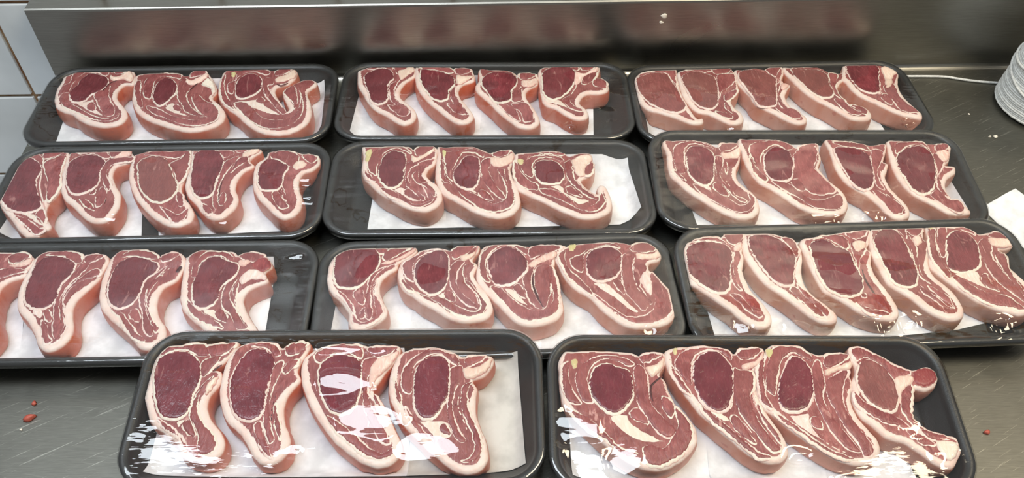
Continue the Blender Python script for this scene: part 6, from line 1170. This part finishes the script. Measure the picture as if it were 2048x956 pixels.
TRAYS['T11'] = ([[0.999391, 0.034708, -0.003648, 0.234009], [-0.034899, 0.993916, -0.104465, 0.385485], [0.0, 0.104528, 0.994522, 0.010572], [0, 0, 0, 1]], [
    ('broad curled chop under bluish film glare', [
        ('O', 0, [(-172.4, 56.2), (-157.9, 58.3), (-140.6, 59.2), (-120.4, 58.5), (-104.7, 57), (-97.1, 53.8), (-90.3, 57.2), (-74.1, 56.5), (-75.1, 46.3), (-81.1, 34.5), (-77.3, 29.8), (-74.8, 20.5), (-68.9, 3.9), (-59.3, -7.9), (-54.4, -18), (-55.7, -30.9), (-64.1, -41.5), (-76.4, -50.2), (-90.1, -54.7), (-103.2, -53.4), (-117.2, -46.6), (-131, -35.5), (-145, -21.4), (-159.3, -6.9), (-168.5, 3.4), (-171.5, 17), (-172.3, 37.1)]),
        ('W', 0, [(-130.5, -6.8), (-113.8, -3.7), (-109, -12.5), (-85.9, -26.8), (-78.1, -29.6), (-97.3, -32.5), (-115.5, -25.5)]),
        ('E', 0, [(-140.2, 40.4), (-128.5, 46), (-118.7, 42.1), (-109, 39), (-105.8, 26.5), (-106.9, 12.7), (-114.8, 0.7), (-126.2, -4.5), (-136.8, 2.1), (-144.5, 12.5), (-145, 29.4)]),
        ('L', 0, [(-155.9, 38.8), (-146.9, 48.3), (-129.4, 54.1), (-112.3, 51.7), (-102.8, 45.4), (-107.3, 42.2), (-118.4, 47.4), (-129.6, 49.7), (-142.2, 42.8), (-146, 32.5), (-145.4, 17.1), (-142.8, 6.5), (-150.4, 6.5), (-156.8, 18.6), (-158.4, 30.9)]),
        ('L', 0, [(-169.2, 43.4), (-163.3, 48.2), (-163.4, 29.3), (-158.4, 14), (-153.2, 5), (-164.2, 6.4), (-169.4, 17), (-170.3, 32.4)]),
        ('L', 0, [(-163.2, -1), (-149.7, -6.9), (-134.2, -21.3), (-121.7, -35.5), (-106.1, -41), (-117, -43.8), (-134.6, -28.5), (-152.9, -15.6)]),
        ('L', 0, [(-102.2, -35.4), (-94.6, -32.5), (-84.1, -35.3), (-74.8, -23.9), (-69.8, -15.2), (-70.5, 2.4), (-59.7, -10.8), (-57.9, -23.8), (-62.7, -35.2), (-74.5, -45), (-88.4, -51.2), (-100.2, -49.2)]),
        ('L', 0, [(-103.9, 40.6), (-98.5, 45.4), (-92.3, 36), (-92, 23.5), (-90.8, 6.8), (-81.3, -8), (-71.6, -19.6), (-77.8, -26.8), (-85.6, -23.9), (-95.2, -11), (-103.3, 6.7), (-104.4, 23.5)]),
        ('L', 0, [(-110.1, -0.8), (-105.1, 2.2), (-95.1, -9.5), (-95.5, -13.9), (-106.2, -11), (-111.3, -6.7)]),
        ('L', 0, [(-80.5, 12.9), (-75.1, 11.4), (-70.7, 0.9), (-74.4, -8), (-81.7, 0.9)]),
        ('B', 0, [(-93.1, 42.3), (-82.8, 45.5), (-74.8, 53.6), (-76.7, 42.4), (-88.5, 31.3), (-91, 34.4)]),
        ('L', 0, [(-98, 51.8), (-88.9, 56.1), (-76.1, 55.2), (-86.8, 48.7), (-95.6, 46.2)]),
        ('Y', 0, [(-161.2, 49.1), (-155.4, 49.9), (-156.5, 40.3), (-159.4, 39.5)]),
        ('D', 2.5, [(-78.4, 32.9), (-90, 22), (-89.4, 6.8)]),
        ('S', 1.1, [(-90.9, 5.3), (-81.4, -9.5), (-73, -19.6)]),
    ]),
    ('long chop with many striped tail folds', [
        ('O', 0, [(-72.1, 59.3), (-59.3, 63.4), (-44.8, 63.5), (-28.7, 64.6), (-14.7, 61.5), (-9.6, 56.9), (-1.6, 61.6), (18.8, 62.6), (19.3, 57.3), (14.8, 47.7), (9.4, 41.3), (4, 34.9), (4.5, 21), (6.4, 7.3), (12.3, -6.1), (18.4, -17.7), (23.2, -32), (22.3, -40.4), (14.3, -47.3), (1, -47.4), (-12.3, -39.1), (-25.1, -26.5), (-38.2, -13.6), (-49, -1.9), (-57, 11.5), (-66.2, 28.3), (-72.4, 42.4), (-73.3, 52)]),
        ('W', 0, [(-44.2, 2.5), (-25.8, -4), (-21.6, -12.1), (-29.8, -12.1)]),
        ('E', 0, [(-46.7, 48.9), (-33.9, 58.7), (-22.6, 57.1), (-14.2, 45.9), (-14, 28.6), (-17.9, 11.7), (-25.3, -0.3), (-35.2, -1.9), (-45, 7), (-50.5, 23.7)]),
        ('L', 0, [(-65.3, 48.8), (-57, 58.5), (-43.5, 62.2), (-27.5, 63.1), (-13.6, 58.8), (-12.2, 49.1), (-22.4, 58.2), (-33.6, 60.6), (-46.9, 52.4), (-51.2, 37.8), (-52.9, 23.7), (-58.9, 29.9), (-64.8, 40.8)]),
        ('L', 0, [(-69.2, 52), (-66.4, 39.3), (-58.1, 25.2), (-54, 13), (-62.7, 22.1), (-69.4, 37.7)]),
        ('L', 0, [(-48, 5.5), (-38.1, -3.4), (-27.3, -13.6), (-15.4, -25), (-4, -37.7), (8.4, -43.2), (-2.4, -44.7), (-14.3, -34.9), (-28.3, -20.8), (-41.5, -7.8)]),
        ('L', 0, [(-11.1, 42.7), (-6.6, 39.6), (4.6, 38.1), (3.6, 24), (-1.2, 11.8), (1.3, -6.1), (9.2, -23.5), (17.4, -37.6), (9.1, -39), (0.7, -26.4), (-9.2, -12), (-15.8, 5.7)]),
        ('L', 0, [(-22, -6.2), (-16.4, -5.5), (-7.9, -20.7), (-3.1, -32.1), (-14.1, -25), (-22, -15)]),
        ('L', 0, [(3.5, 14.8), (7.3, -3.1), (16.5, -20.6), (19.6, -33.4), (10, -19.2), (3.5, -1.7)]),
        ('B', 0, [(-4.4, 44.4), (11, 50.8), (18.4, 60.6), (16.7, 50.9), (5.1, 41.2), (-3.8, 38.8)]),
        ('L', 0, [(-6.7, 57.2), (-0.3, 60.8), (17.2, 61.7), (8.4, 52.4), (-4.8, 50.7)]),
        ('Y', 0, [(-65.3, 61.4), (-61.6, 62.3), (-63.2, 54.4), (-66.1, 54.4)]),
        ('S', 1.7, [(-50.5, 40.9), (-46, 53.7), (-41.2, 57.8)]),
        ('S', 1.4, [(-17, 17.8), (-20, 2.7), (-28.5, -3.3)]),
        ('S', 1.4, [(3.8, 33.4), (1.3, 10.3), (6.3, -9), (16.3, -29.2), (18.2, -40.4)]),
        ('S', 1.1, [(-16.1, -3.3), (-4.3, -23.6), (6.2, -40.4)]),
    ]),
    ('chop with coarse eye and white tail', [
        ('O', 0, [(19.5, 57.4), (28.4, 66.4), (40.7, 66.5), (53.2, 63.6), (64.4, 57.9), (69.1, 56.3), (86.8, 58.1), (97.8, 55.9), (99.8, 48.9), (93.3, 39.4), (94, 27.6), (88.6, 7.7), (91, -5.6), (97.7, -17.3), (103.3, -27.3), (103.1, -37.2), (96.7, -45.5), (83.8, -49.5), (68.5, -46.4), (54.3, -38.1), (39.4, -26.2), (26.7, -14.7), (16.4, -3.8), (6.8, 4.3), (5.6, 17.9), (8.3, 36.5), (13.4, 49.3)]),
        ('W', 0, [(21.4, 8.9), (31.7, -3), (49.9, -1.4), (49.1, -11.7), (57, -26.1), (71.3, -34.5), (60.8, -33.2), (34.9, -14.7)]),
        ('E', 0, [(33.8, 41.4), (44.2, 54.3), (53.6, 51.1), (58.8, 41.5), (58.4, 25.9), (54.8, 12.1), (46.4, 1.5), (34.7, -1.5), (24.5, 2.9), (24.5, 18), (29.2, 31.9)]),
        ('L', 0, [(21, 49.3), (28.3, 62.3), (42, 65.3), (54.4, 62.1), (62.9, 54.4), (63, 47.9), (55.1, 51.4), (46.3, 57.8), (34.8, 50.2), (27.9, 35.1), (22.8, 18), (21.6, 13.4), (15.4, 18), (16, 33.4)]),
        ('L', 0, [(11.8, 46), (17.9, 52.5), (14.1, 30.3), (13.9, 13.4), (17.3, 1.4), (9.8, 5.8), (7.7, 17.9)]),
        ('L', 0, [(17.9, -3.1), (30.2, -10.3), (44, -23.3), (57.8, -34.6), (72.3, -41.5), (82, -45.6), (69, -44.3), (53.5, -36), (37.5, -21.9), (24.5, -11.8)]),
        ('L', 0, [(61.9, 46.3), (68, 51.2), (69.5, 38.4), (69.3, 24.4), (64.2, 13.7), (67.5, -2.8), (75.2, -17.4), (82.7, -31.6), (86.4, -38.7), (76, -37.3), (67.8, -26), (60.4, -10.2), (56.6, 10.6)]),
        ('L', 0, [(70.3, 29.1), (82, 36.9), (92.7, 40.1), (86.6, 26), (82, 12.2), (83.7, -4.2), (91.2, -18.8), (97.5, -31.6), (96.8, -40), (88, -42.8), (85.4, -31.6), (77.9, -17.4), (72, -1.3), (68.4, 13.7)]),
        ('L', 0, [(50.4, -5.8), (56.9, -7.3), (57.5, -17.5), (52, -17.5), (47.5, -13.2)]),
        ('B', 0, [(71.3, 40), (89.9, 46.5), (97.8, 49.7), (96, 41.7), (82.4, 38.5), (71.4, 33.7)]),
        ('L', 0, [(71.3, 46.4), (76, 54.8), (92.4, 57.1), (97.6, 55), (87, 46.5), (74.7, 42.4)]),
        ('Y', 0, [(21, 61.4), (28.1, 60.7), (25.1, 52.5), (21.5, 52.5)]),
        ('S', 1.7, [(35.3, 49.4), (44.8, 57.5), (50.6, 57.5), (58.7, 47.9)]),
        ('S', 1.1, [(60, 33.7), (55.2, 10.6), (48.5, -1.4)]),
        ('S', 1.4, [(49.4, -23.3), (65.6, -35.9), (82.7, -42.8)]),
    ]),
    ('gaping brownish chop with a thrusting bone', [
        ('O', 0, [(100.4, 63.5), (108.7, 65.2), (116.7, 62), (129.2, 54.4), (140.1, 46.8), (152.7, 40.5), (167.9, 43.7), (174.9, 35.9), (170, 26.5), (159.7, 20.3), (148.9, 21.7), (144.9, 12.6), (140.7, -2.4), (142.9, -14.2), (152.7, -22.8), (168.2, -25.6), (175.9, -31.2), (169.7, -42.4), (160, -52.1), (148, -48.1), (137.4, -38.4), (126.3, -30), (111.5, -24.4), (103.2, -14.4), (94.4, -5.6), (90.7, 7.8), (93.3, 24.5), (101, 41.8), (97.7, 55.4)]),
        ('E', 0, [(107.9, 49.8), (119.4, 49.9), (130.4, 37.2), (133.8, 23.2), (131.1, 8), (123.2, -1), (111.5, 1.9), (102.6, 10.8), (98.3, 27.6)]),
        ('L', 0, [(100.5, 61.1), (108.4, 63.9), (121.2, 57.1), (135.7, 46.4), (150.4, 37.3), (133.1, 30.9), (125, 43.5), (111.6, 53), (103.6, 49.8)]),
        ('L', 0, [(93.2, 18.4), (100.8, 9.3), (113.9, 0.4), (127.1, -6.9), (137.6, -18.5), (147.8, -25.7), (152.9, -31.3), (139.4, -31.4), (127.1, -17.1), (112.2, -11.4), (100.7, -2.6), (92.8, 7.8)]),
        ('L', 0, [(133.9, 15.5), (144.8, 32.6), (147.9, 23.3), (141.8, 6.5), (139.9, -5.4), (147.2, -18.5), (138.8, -14.2), (132.4, -2.5)]),
        ('B', 0, [(133.5, 32.5), (150.9, 34.2), (148.8, 26.4), (138.2, 18.6), (132.7, 3.5), (131.2, 11)]),
        ('R', 0, [(153.7, 38.9), (167.5, 42.1), (174.2, 35.9), (169, 28), (157.8, 23.3), (150.6, 27.9)]),
        ('S', 2.0, [(110.9, 56.3), (122.7, 51.5), (132.9, 35.6)]),
        ('L', 0, [(143.5, -17.1), (153.6, -19.9), (165.9, -24.1), (173.6, -29.8), (160.5, -28.4), (147.8, -25.7)]),
        ('F', 0, [(153.7, -28.5), (171.1, -29.1), (171.9, -35.4), (160.4, -46.6), (154.4, -39.7)]),
    ]),
], [[(-0.177, -0.0658), (-0.1687, 0.0567), (-0.0349, 0.0574), (-0.04, -0.0653)], [(-0.0422, -0.0653), (-0.0368, 0.0574), (0.061, 0.058), (0.0625, -0.0648)], [(0.0594, -0.0648), (0.0768, 0.0581), (0.133, 0.0436), (0.139, -0.0533)]], [(-0.1562, -0.0203, (0.02, 0.022), 0.0002, 0.076, 0.156), (-0.1491, -0.0519, (0.022, 0.018), 0.0002, 0.083, 0.126), (-0.1188, -0.0451, (0.016, 0.016), 0.0002, 0.114, 0.132), (0.1344, -0.0142, (0.01, 0.007), 0.0001, 0.204, 0.17), (0.1499, -0.0438, (0.009, 0.008), 0.0002, 0.22, 0.141), (0.0315, -0.0444, (0.014, 0.007), 0.0001, 0.109, 0.148)])
SPOOL = ((0.7329, 0.8486), 0.0606)
STRING = [(0.5731, 0.9137), (0.5991, 0.9131), (0.626, 0.9113), (0.6508, 0.9041), (0.6729, 0.8992), (0.6931, 0.8965)]
SHEET = [(0.6272, 0.6942), (0.5749, 0.6657), (0.5963, 0.5999), (0.6568, 0.6348)]
SCRAPS = [
    ('meat_scrap', (-0.4297, 0.4182), (0.0055, 0.0038, 0.003, 0.5), 'scrap', 'larger red meat scrap on the worktop left of the front left tray'),
    ('meat_scrap', (-0.4318, 0.4338), (0.0025, 0.0022, 0.002, 0.2), 'scrap', 'smaller red meat scrap on the worktop left of the front left tray'),
    ('meat_scrap', (0.4600, 0.3766), (0.0028, 0.0024, 0.002, 0.2), 'scrap', 'tiny red meat scrap on the worktop right of the front right tray'),
    ('fat_crumb', (0.6446, 0.7891), (0.0028, 0.002, 0.0016, 0.3), 'crumb', 'larger white fat crumb on the worktop below the twine'),
    ('fat_crumb', (0.6370, 0.7893), (0.0016, 0.0014, 0.0012, 0.3), 'crumb', 'smaller white fat crumb on the worktop below the twine'),
    ('fat_crumb', (0.6279, 0.8338), (0.0014, 0.0012, 0.001, 0.3), 'crumb', 'speck of fat on the worktop between string and second-row right tray'),
    ('fat_crumb', (-0.4347, 0.4063), (0.0012, 0.001, 0.001, 0), 'crumb', 'pale speck on the worktop beside the larger red meat scrap'),
    ('fat_crumb', (0.2318, 0, 0.0894), (0.0045, 0.0032, 0.0008, 0.4), 'crumb', 'larger white fat smear stuck to the steel upstand'),
    ('fat_crumb', (0.2306, 0, 0.0798), (0.0026, 0.0022, 0.0008, 0.1), 'crumb', 'smaller white fat smear stuck low on the steel upstand'),
]

ORD = {3: ['leftmost', 'middle', 'rightmost'], 4: ['leftmost', 'second from left', 'third from left', 'rightmost'],
       5: ['leftmost', 'second from left', 'middle', 'fourth from left', 'rightmost']}
NUM = {3: 'three', 4: 'four', 5: 'five'}
PLACE = {'T1': 'back left tray', 'T2': 'back middle tray', 'T3': 'back right tray',
         'T4': 'second-row left tray', 'T5': 'second-row middle tray', 'T6': 'second-row right tray',
         'T7': 'third-row left tray', 'T8': 'third-row middle tray', 'T9': 'third-row right tray',
         'T10': 'front left tray', 'T11': 'front right tray'}
SIDE = {'T1': 'salmon', 'T2': 'salmon', 'T3': 'pale', 'T4': 'salmon', 'T5': 'pale', 'T6': 'pale', 'T7': 'salmon', 'T8': 'pale', 'T9': 'grey', 'T10': 'salmon', 'T11': 'pale'}
BROWN = {('T3', 0), ('T3', 1), ('T3', 2), ('T3', 3), ('T4', 2), ('T11', 3)}
PART = {'L': ('lean_muscle', 'lean', .0005, .0006, .0011), 'E': ('eye_muscle', 'eye', .0007, .0009, .0018), 'B': ('bone', 'bone', .0006, .0014, .0018),
        'F': ('fat_cap', 'fat', .0005, .0012, .002), 'R': ('red_muscle', 'red', .0006, .0008, .0018), 'Y': ('tendon', 'tendon', .0007, .0006, .0016),
        'W': ('fat_wedge', 'fat', .0002, .0003, .0012), 'S': ('fat_seam', 'fat', .0010, .0004, .0006), 'D': ('blood_shade_seam', 'seam', .0009, .0003, .0008)}  # D: flat dark strips, blood plus painted shade where a slit gapes

# ------------------------------------------------------------------ cling film: a membrane stretched over the rim and the meat
def film_heights(obst, seed, slack, glare):
    nx, ny = 221, 93
    xs = np.linspace(-TW / 2, TW / 2, nx); ys = np.linspace(-TD / 2, TD / 2, ny)
    X, Y = np.meshgrid(xs, ys)
    ins = inset_of(X, Y)
    rim = ins < .0060
    lo = np.full(X.shape, 0.0)
    Q = np.stack([X.ravel(), Y.ravel()], -1)
    for P in obst:
        m_ = inside(P, Q).reshape(X.shape)
        lo[m_] = ZT + .0020
    lo[rim] = np.where(ins[rim] > 0, .0340, .0335 + np.minimum(ins[rim], 0) * .6)
    H = np.maximum(lo, .0340)
    H[rim] = lo[rim]
    for it in range(700):
        A = H.copy()
        A[1:-1, 1:-1] = .25 * (H[:-2, 1:-1] + H[2:, 1:-1] + H[1:-1, :-2] + H[1:-1, 2:]) - slack
        A = np.maximum(A, lo)
        A[rim] = lo[rim]
        H = A
    calm = .35 if len(obst) == 4 and seed >= 50 else 1.0
    # slack folds: gathered towards the short ends, small ripples elsewhere
    r = np.random.RandomState(seed)
    free = np.clip((ins - .004) / .02, 0, 1)
    end = np.clip((np.abs(X) - TW * .36) / (TW * .12), 0, 1) * np.clip(ins / .006, 0, 1)
    front = np.clip((-Y - TD * .25) / (TD * .18), 0, 1) * np.clip(ins / .006, 0, 1)
    rip = sum(np.sin(Y * r.uniform(500, 1100) + X * r.uniform(-160, 160) + r.uniform(0, 6.3)) * r.uniform(.3, 1) for _ in range(5))
    rip2 = sum(np.sin(X * r.uniform(400, 900) + Y * r.uniform(-300, 300) + r.uniform(0, 6.3)) * r.uniform(.3, 1) for _ in range(5))
    soft = sum(np.sin(X * r.uniform(-110, 110) + Y * r.uniform(-160, 160) + r.uniform(0, 6.3)) for _ in range(5))
    H = H + free * soft * calm * .00028 + end * np.abs(rip) * (.5 + .5 * calm) * .00026 + front * np.abs(rip2) * calm * .00010
    for (gx, gy, gr, amp, tx, ty) in glare:        # loose, crinkled places in the wrap
        k = sum(np.sin(X * r.uniform(-260, 260) + Y * r.uniform(-420, 420) + r.uniform(0, 6.3)) for _ in range(5)) / 2.2
        k2 = sum(np.sin(X * r.uniform(-130, 130) + Y * r.uniform(-200, 200) + r.uniform(0, 6.3)) for _ in range(4)) / 2
        rad = np.hypot((X - gx) / gr[0], (Y - gy) / gr[1]) + .22 * k2
        w = np.clip((1.3 - rad) / .5, 0, 1); w = w * w * (3 - 2 * w)
        px_, py_ = min(2.4 * gr[0], .0046 / max(abs(tx), .01)), min(2.4 * gr[1], .0046 / max(abs(ty), .01))      # shallow pleats
        ux = X - gx + .25 * (Y - gy) + .0003 * k2
        uy = Y - gy + .0003 * k2
        ty = ty - .25 * tx
        plane = tx * (np.mod(ux + px_ / 2, px_) - px_ / 2) + ty * (np.mod(uy + py_ / 2, py_) - py_ / 2) + k * amp
        core = w > .5
        if core.any():
            need = np.quantile((np.maximum(lo, .0300) - plane)[core], .9)
            H = H * (1 - w) + w * (plane + min(need, .0385))
    H = np.where(rim, H, np.maximum(H, np.where(lo > 0, lo - .0003, 0.0)))
    return xs, ys, H

def sample(xs, ys, H, x, y):
    fx = np.clip((np.asarray(x) - xs[0]) / (xs[1] - xs[0]), 0, len(xs) - 1.001); fy = np.clip((np.asarray(y) - ys[0]) / (ys[1] - ys[0]), 0, len(ys) - 1.001)
    i, j = fx.astype(int), fy.astype(int); u, v_ = fx - i, fy - j
    return H[j, i] * (1 - u) * (1 - v_) + H[j, i + 1] * u * (1 - v_) + H[j + 1, i] * (1 - u) * v_ + H[j + 1, i + 1] * u * v_

def film_mesh(obst, seed, slack, glare):
    xs, ys, H = film_heights(obst, seed, slack, glare)
    loops = []
    # under the tray, up the outer wall and over the lip
    for d, z in [(.034, -.0004), (.028, -.0006), (.0225, .0006), (.0055, .0236), (.0022, .0262), (-.0008, .0275), (-.0009, .0292), (-.0004, .0322), (.0016, .0339)]:
        lp = []
        for k, (x, y) in enumerate(rr_loop(d, 11, 150, 44)):
            lp.append((x, y, z))
        loops.append(lp)
    d = .0040
    while d < TD / 2 - .002:
        lp = np.array(rr_loop(d, 11, 150, 44))
        zz = sample(xs, ys, H, lp[:, 0], lp[:, 1])
        loops.append([(x, y, z) for (x, y), z in zip(lp, zz)])
        d += .0019
    v, f = loft(loops, False, False)
    n = len(loops[-1]); b0 = len(v) - n
    last = loops[-1]
    top = sorted([k for k in range(n) if last[k][1] >= -1e-9], key=lambda k: (round(last[k][0], 7), 0))
    bot = sorted([k for k in range(n) if last[k][1] <= 1e-9], key=lambda k: (round(last[k][0], 7), 0))
    i = j = 0
    while i < len(top) - 1 or j < len(bot) - 1:       # close the strip along the middle
        if j == len(bot) - 1 or (i < len(top) - 1 and last[top[i + 1]][0] <= last[bot[j + 1]][0]):
            tri = (top[i], bot[j], top[i + 1]); i += 1
        else:
            tri = (top[i], bot[j], bot[j + 1]); j += 1
        if len(set(tri)) == 3:
            f.append(tuple(b0 + q for q in tri))
    return mesh_from('cling_film', v, f)

SLACK = {'T10': 0.6e-6, 'T11': 0.3e-6}
for tname, (tmat, chops, papers, glare) in TRAYS.items():
    mw = Matrix([list(r) for r in tmat]).to_4x4() if len(tmat) == 3 else Matrix(tmat)
    place = PLACE[tname]
    n = len(chops)
    tray = empty('meat_tray', mw)
    tag(tray, f'black foam tray wrapped in clear film with {NUM[n]} chops, the {place}', 'tray', 'wrapped trays of lamb chops')
    link('foam_base', tray_me, None, tray)
    ti = int(tname[1:])
    for k, poly in enumerate(papers):
        P = spline(poly, .006, True) if False else np.array(poly, float)
        P = clamp_in(P, .0225, .001)
        Q = []
        for a, b in zip(P, np.roll(P, -1, 0)):
            m_ = max(2, int(np.linalg.norm(b - a) / .006))
            Q += [a + (b - a) * t / m_ for t in range(m_)]
        Q = np.array(Q)
        if area(Q) < 0: Q = Q[::-1]
        V, F, ed = fill(Q, .0042)
        zz = inner_height(inset_of(V[:, 0], V[:, 1])) + .0003 + .00025 * k
        rr = np.random.RandomState(ti * 7 + k)
        zz = zz + .0002 * (1 + np.sin(V[:, 0] * rr.uniform(60, 140) + V[:, 1] * rr.uniform(-90, 90)))
        c = V.mean(0)
        vv = np.c_[V - c, zz]
        nv = len(vv)
        verts = np.concatenate([vv, vv - np.array([0, 0, .0002])])
        me = mesh_from('paper_sheet', verts, F + [tuple(i + nv for i in f[::-1]) for f in F])
        grey = tname == 'T10' and k == len(papers) - 1
        o = link('paper_sheet', me, MAT['paper_grey' if grey else 'paper'])
        o.matrix_world = mw @ Matrix.Translation((c[0], c[1], 0))
        npap = len(papers)
        pos = {2: ['left', 'right'], 3: ['left', 'middle', 'right'], 4: ['far left', 'left middle', 'right middle', 'right']}[npap][k]
        tag(o, f'{"greyish" if grey else "white"} absorbent paper sheet under the meat, {pos} sheet in the {place}', 'paper', 'paper sheets under the chops')
    obst = []
    for ci, (look, parts) in enumerate(chops):
        seed = ti * 20 + ci
        zt = relief(seed)
        O = [p for k, w, p in parts if k == 'O'][0]
        P = wobble(spline(np.array(O) / 1000, .0018), .00022, seed)
        P = clamp_in(P, .0300, .0012)
        obst.append(P)
        c = P.mean(0)
        chop = empty('lamb_chop', mw @ Matrix.Translation((c[0], c[1], .0066)))
        tag(chop, f'{look}, {ORD[n][ci]} in the {place}', 'lamb chop', 'raw lamb chops in the trays')
        sh = Matrix.Translation((-c[0], -c[1], -.0066))
        def add(me, pname, mat):
            me.transform(sh)
            return link(pname, me, mat, chop)
        add(body_mesh(P, zt, .0068), 'fat_and_side', BODY[SIDE[tname]])
        bed = bed_mesh(P, zt, seed, .0058 if tname in ('T7', 'T9', 'T10') else .0048)
        if bed: add(bed, 'lean_muscle', MAT['bed'])
        order = 0
        for kind, w, pts in parts:
            if kind == 'O': continue
            pname, mk, lift, dome, soft = PART[kind]
            if kind == 'E' and (tname, ci) in BROWN: mk = 'eye_brown'
            if kind == 'E' and tname in ('T10', 'T11') and mk == 'eye': mk = 'eye_wet'
            if kind == 'E' and (tname, ci) == ('T9', 2): mk = 'eye_wet'
            if kind in 'SD':
                Q = stroke_poly(np.array(pts) / 1000, max(w / 1000, .0011))
                step = .0012
            else:
                Q = wobble(spline(np.array(pts) / 1000, .0015), .00045, seed * 31 + order)
                step = .0017
            if kind in 'LE': Q = grow(Q, .0003)
            Q = clamp_in(Q, .0300, .0022)
            if kind == 'E':
                add(patch_mesh('fat_seam', clamp_in(halo(Q, .0007, .0014, seed), .0300, .0015), zt, .0006, .0006, .0009), 'fat_seam', MAT['fat'])
            if kind == 'L':
                add(patch_mesh('fat_seam', clamp_in(halo(Q, .0013, .0004, seed * 9 + order), .0300, .0015), zt, .0003, .0003, .0008), 'fat_seam', MAT['fat'])
            order += 1
            add(patch_mesh(pname, Q, zt, lift + order * .00001, dome, soft, step), pname, MAT[mk])
    fm = link('cling_film', film_mesh(obst, ti + 40, SLACK.get(tname, 2.5e-6), glare), MAT['film'], tray)
    fm['label'] = 'clear plastic wrap stretched tight over the tray'

# ------------------------------------------------------------------ twine, loose paper, scraps
def tube(name, C, r, ns=6):
    C = np.asarray(C, float)
    T = np.gradient(C, axis=0); T /= np.maximum(np.linalg.norm(T, axis=1, keepdims=True), 1e-9)
    up = np.array([.12, .05, 1.0])
    U = np.cross(T, up); U /= np.maximum(np.linalg.norm(U, axis=1, keepdims=True), 1e-9)
    W = np.cross(U, T)
    verts, faces = [], []
    for c, u, w in zip(C, U, W):
        for k in range(ns):
            a = 2 * math.pi * k / ns
            verts.append(c + r * (u * math.cos(a) + w * math.sin(a)))
    for i in range(len(C) - 1):
        for k in range(ns):
            k2 = (k + 1) % ns
            faces.append((i * ns + k, i * ns + k2, (i + 1) * ns + k2, (i + 1) * ns + k))
    faces.append(tuple(range(ns))[::-1]); faces.append(tuple(range((len(C) - 1) * ns, len(C) * ns)))
    return mesh_from(name, verts, faces)

SC, SR = SPOOL                                     # centre on the worktop, radius
spool = empty('twine_spool', Matrix.Translation((SC[0], SC[1], 0)))
tag(spool, 'white butcher twine wound on an upright spool near the upstand', 'twine')
SH = .17
def spool_r(z): return SR * (1 - .22 * (z / SH)) * min(1, .86 + z / .04)
core = loft([[(spool_r(z) * .93 * math.cos(a), spool_r(z) * .93 * math.sin(a), z) for a in np.linspace(0, 2 * math.pi, 33)[:-1]] for z in (.0005, .01, .03, .08, .13, SH - .002)])
link('spool_core', mesh_from('spool_core', *core), MAT['core'], spool)
turns = 62
t = np.linspace(0, turns, turns * 30)
z = .0016 + (SH - .006) * t / turns
ang = 2 * np.pi * t
rr = np.array([spool_r(q) for q in z]) * (1 + .008 * np.sin(t * 1.7))
link('twine_winding', tube('twine_winding', np.stack([rr * np.cos(ang), rr * np.sin(ang), z + .0010 * np.sin(ang + t * .05)], -1), .0016), MAT['twine'], spool)
for k in range(3):                                 # slack loops that cross the winding
    a = np.linspace(0, 2 * math.pi, 60)
    z0 = .045 + .035 * k
    zz = z0 + .016 * np.sin(a + k * 1.9)
    r2 = np.array([spool_r(q) for q in zz]) + .0028
    link('crossing_wrap', tube('crossing_wrap', np.stack([r2 * np.cos(a), r2 * np.sin(a), zz], -1), .0016), MAT['twine'], spool)
E0 = np.array([[p[0] - SC[0], p[1] - SC[1], .0019] for p in STRING])
C = spline(E0[:, :2], .004, False)
link('loose_end', tube('loose_end', np.c_[C, np.full(len(C), .0019)], .0016), MAT['twine'], spool)

P = np.array(SHEET)
c = P.mean(0)
Q = []
for a, b in zip(P, np.roll(P, -1, 0)):
    Q += [a + (b - a) * t / 12 for t in range(12)]
Q = np.array(Q)
if area(Q) < 0: Q = Q[::-1]
V, F, ed = fill(Q, .008)
zz = .0006 + .0012 * (1 + np.sin(V[:, 0] * 60 + V[:, 1] * 40)) * np.clip(1 - ed / .03, 0, 1)
nv = len(V)
vv = np.c_[V - c, zz]
o = link('paper_sheet', mesh_from('loose_paper', np.concatenate([vv, vv - [0, 0, .0003]]), F + [tuple(i + nv for i in f[::-1]) for f in F]), MAT['paper'])
o.location = (c[0], c[1], 0)
tag(o, 'loose white paper sheet lying on the worktop beside the third-row right tray', 'paper')

def blob(name, pos, size, mat, label, cat, seed, group=None):
    bm = bmesh.new()
    bmesh.ops.create_icosphere(bm, subdivisions=2, radius=1)
    r = random.Random(seed)
    ph = [r.uniform(0, 6) for _ in range(6)]
    for v in bm.verts:
        k = 1 + .25 * math.sin(3 * v.co.x + ph[0]) + .2 * math.sin(4 * v.co.y + ph[1]) + .15 * math.sin(5 * v.co.z + ph[2])
        v.co = Vector((v.co.x * size[0] * k, v.co.y * size[1] * k, max(v.co.z, -.6) * size[2]))
    lo = min(v.co.z for v in bm.verts)
    for v in bm.verts: v.co.z -= lo
    me = bpy.data.meshes.new(name); bm.to_mesh(me); bm.free()
    me.polygons.foreach_set('use_smooth', [True] * len(me.polygons))
    o = link(name, me, mat)
    if len(pos) == 3:                              # stuck to the upright steel
        o.location = pos
        o.rotation_euler = (math.pi / 2, size[3], 0)
    else:
        o.location = (pos[0], pos[1], 0.0001)
        o.rotation_euler.z = size[3]
    tag(o, label, cat, group)
    return o
for i, (nm, pos, size, mk, label) in enumerate(SCRAPS):
    if len(pos) == 3: pos = (pos[0], .9286 + (pos[0] - CL) * math.tan(SPR), pos[2])
    blob(nm, pos, size, MAT[mk], label, 'scrap' if nm == 'meat_scrap' else 'crumb', 50 + i, 'scraps on the worktop')
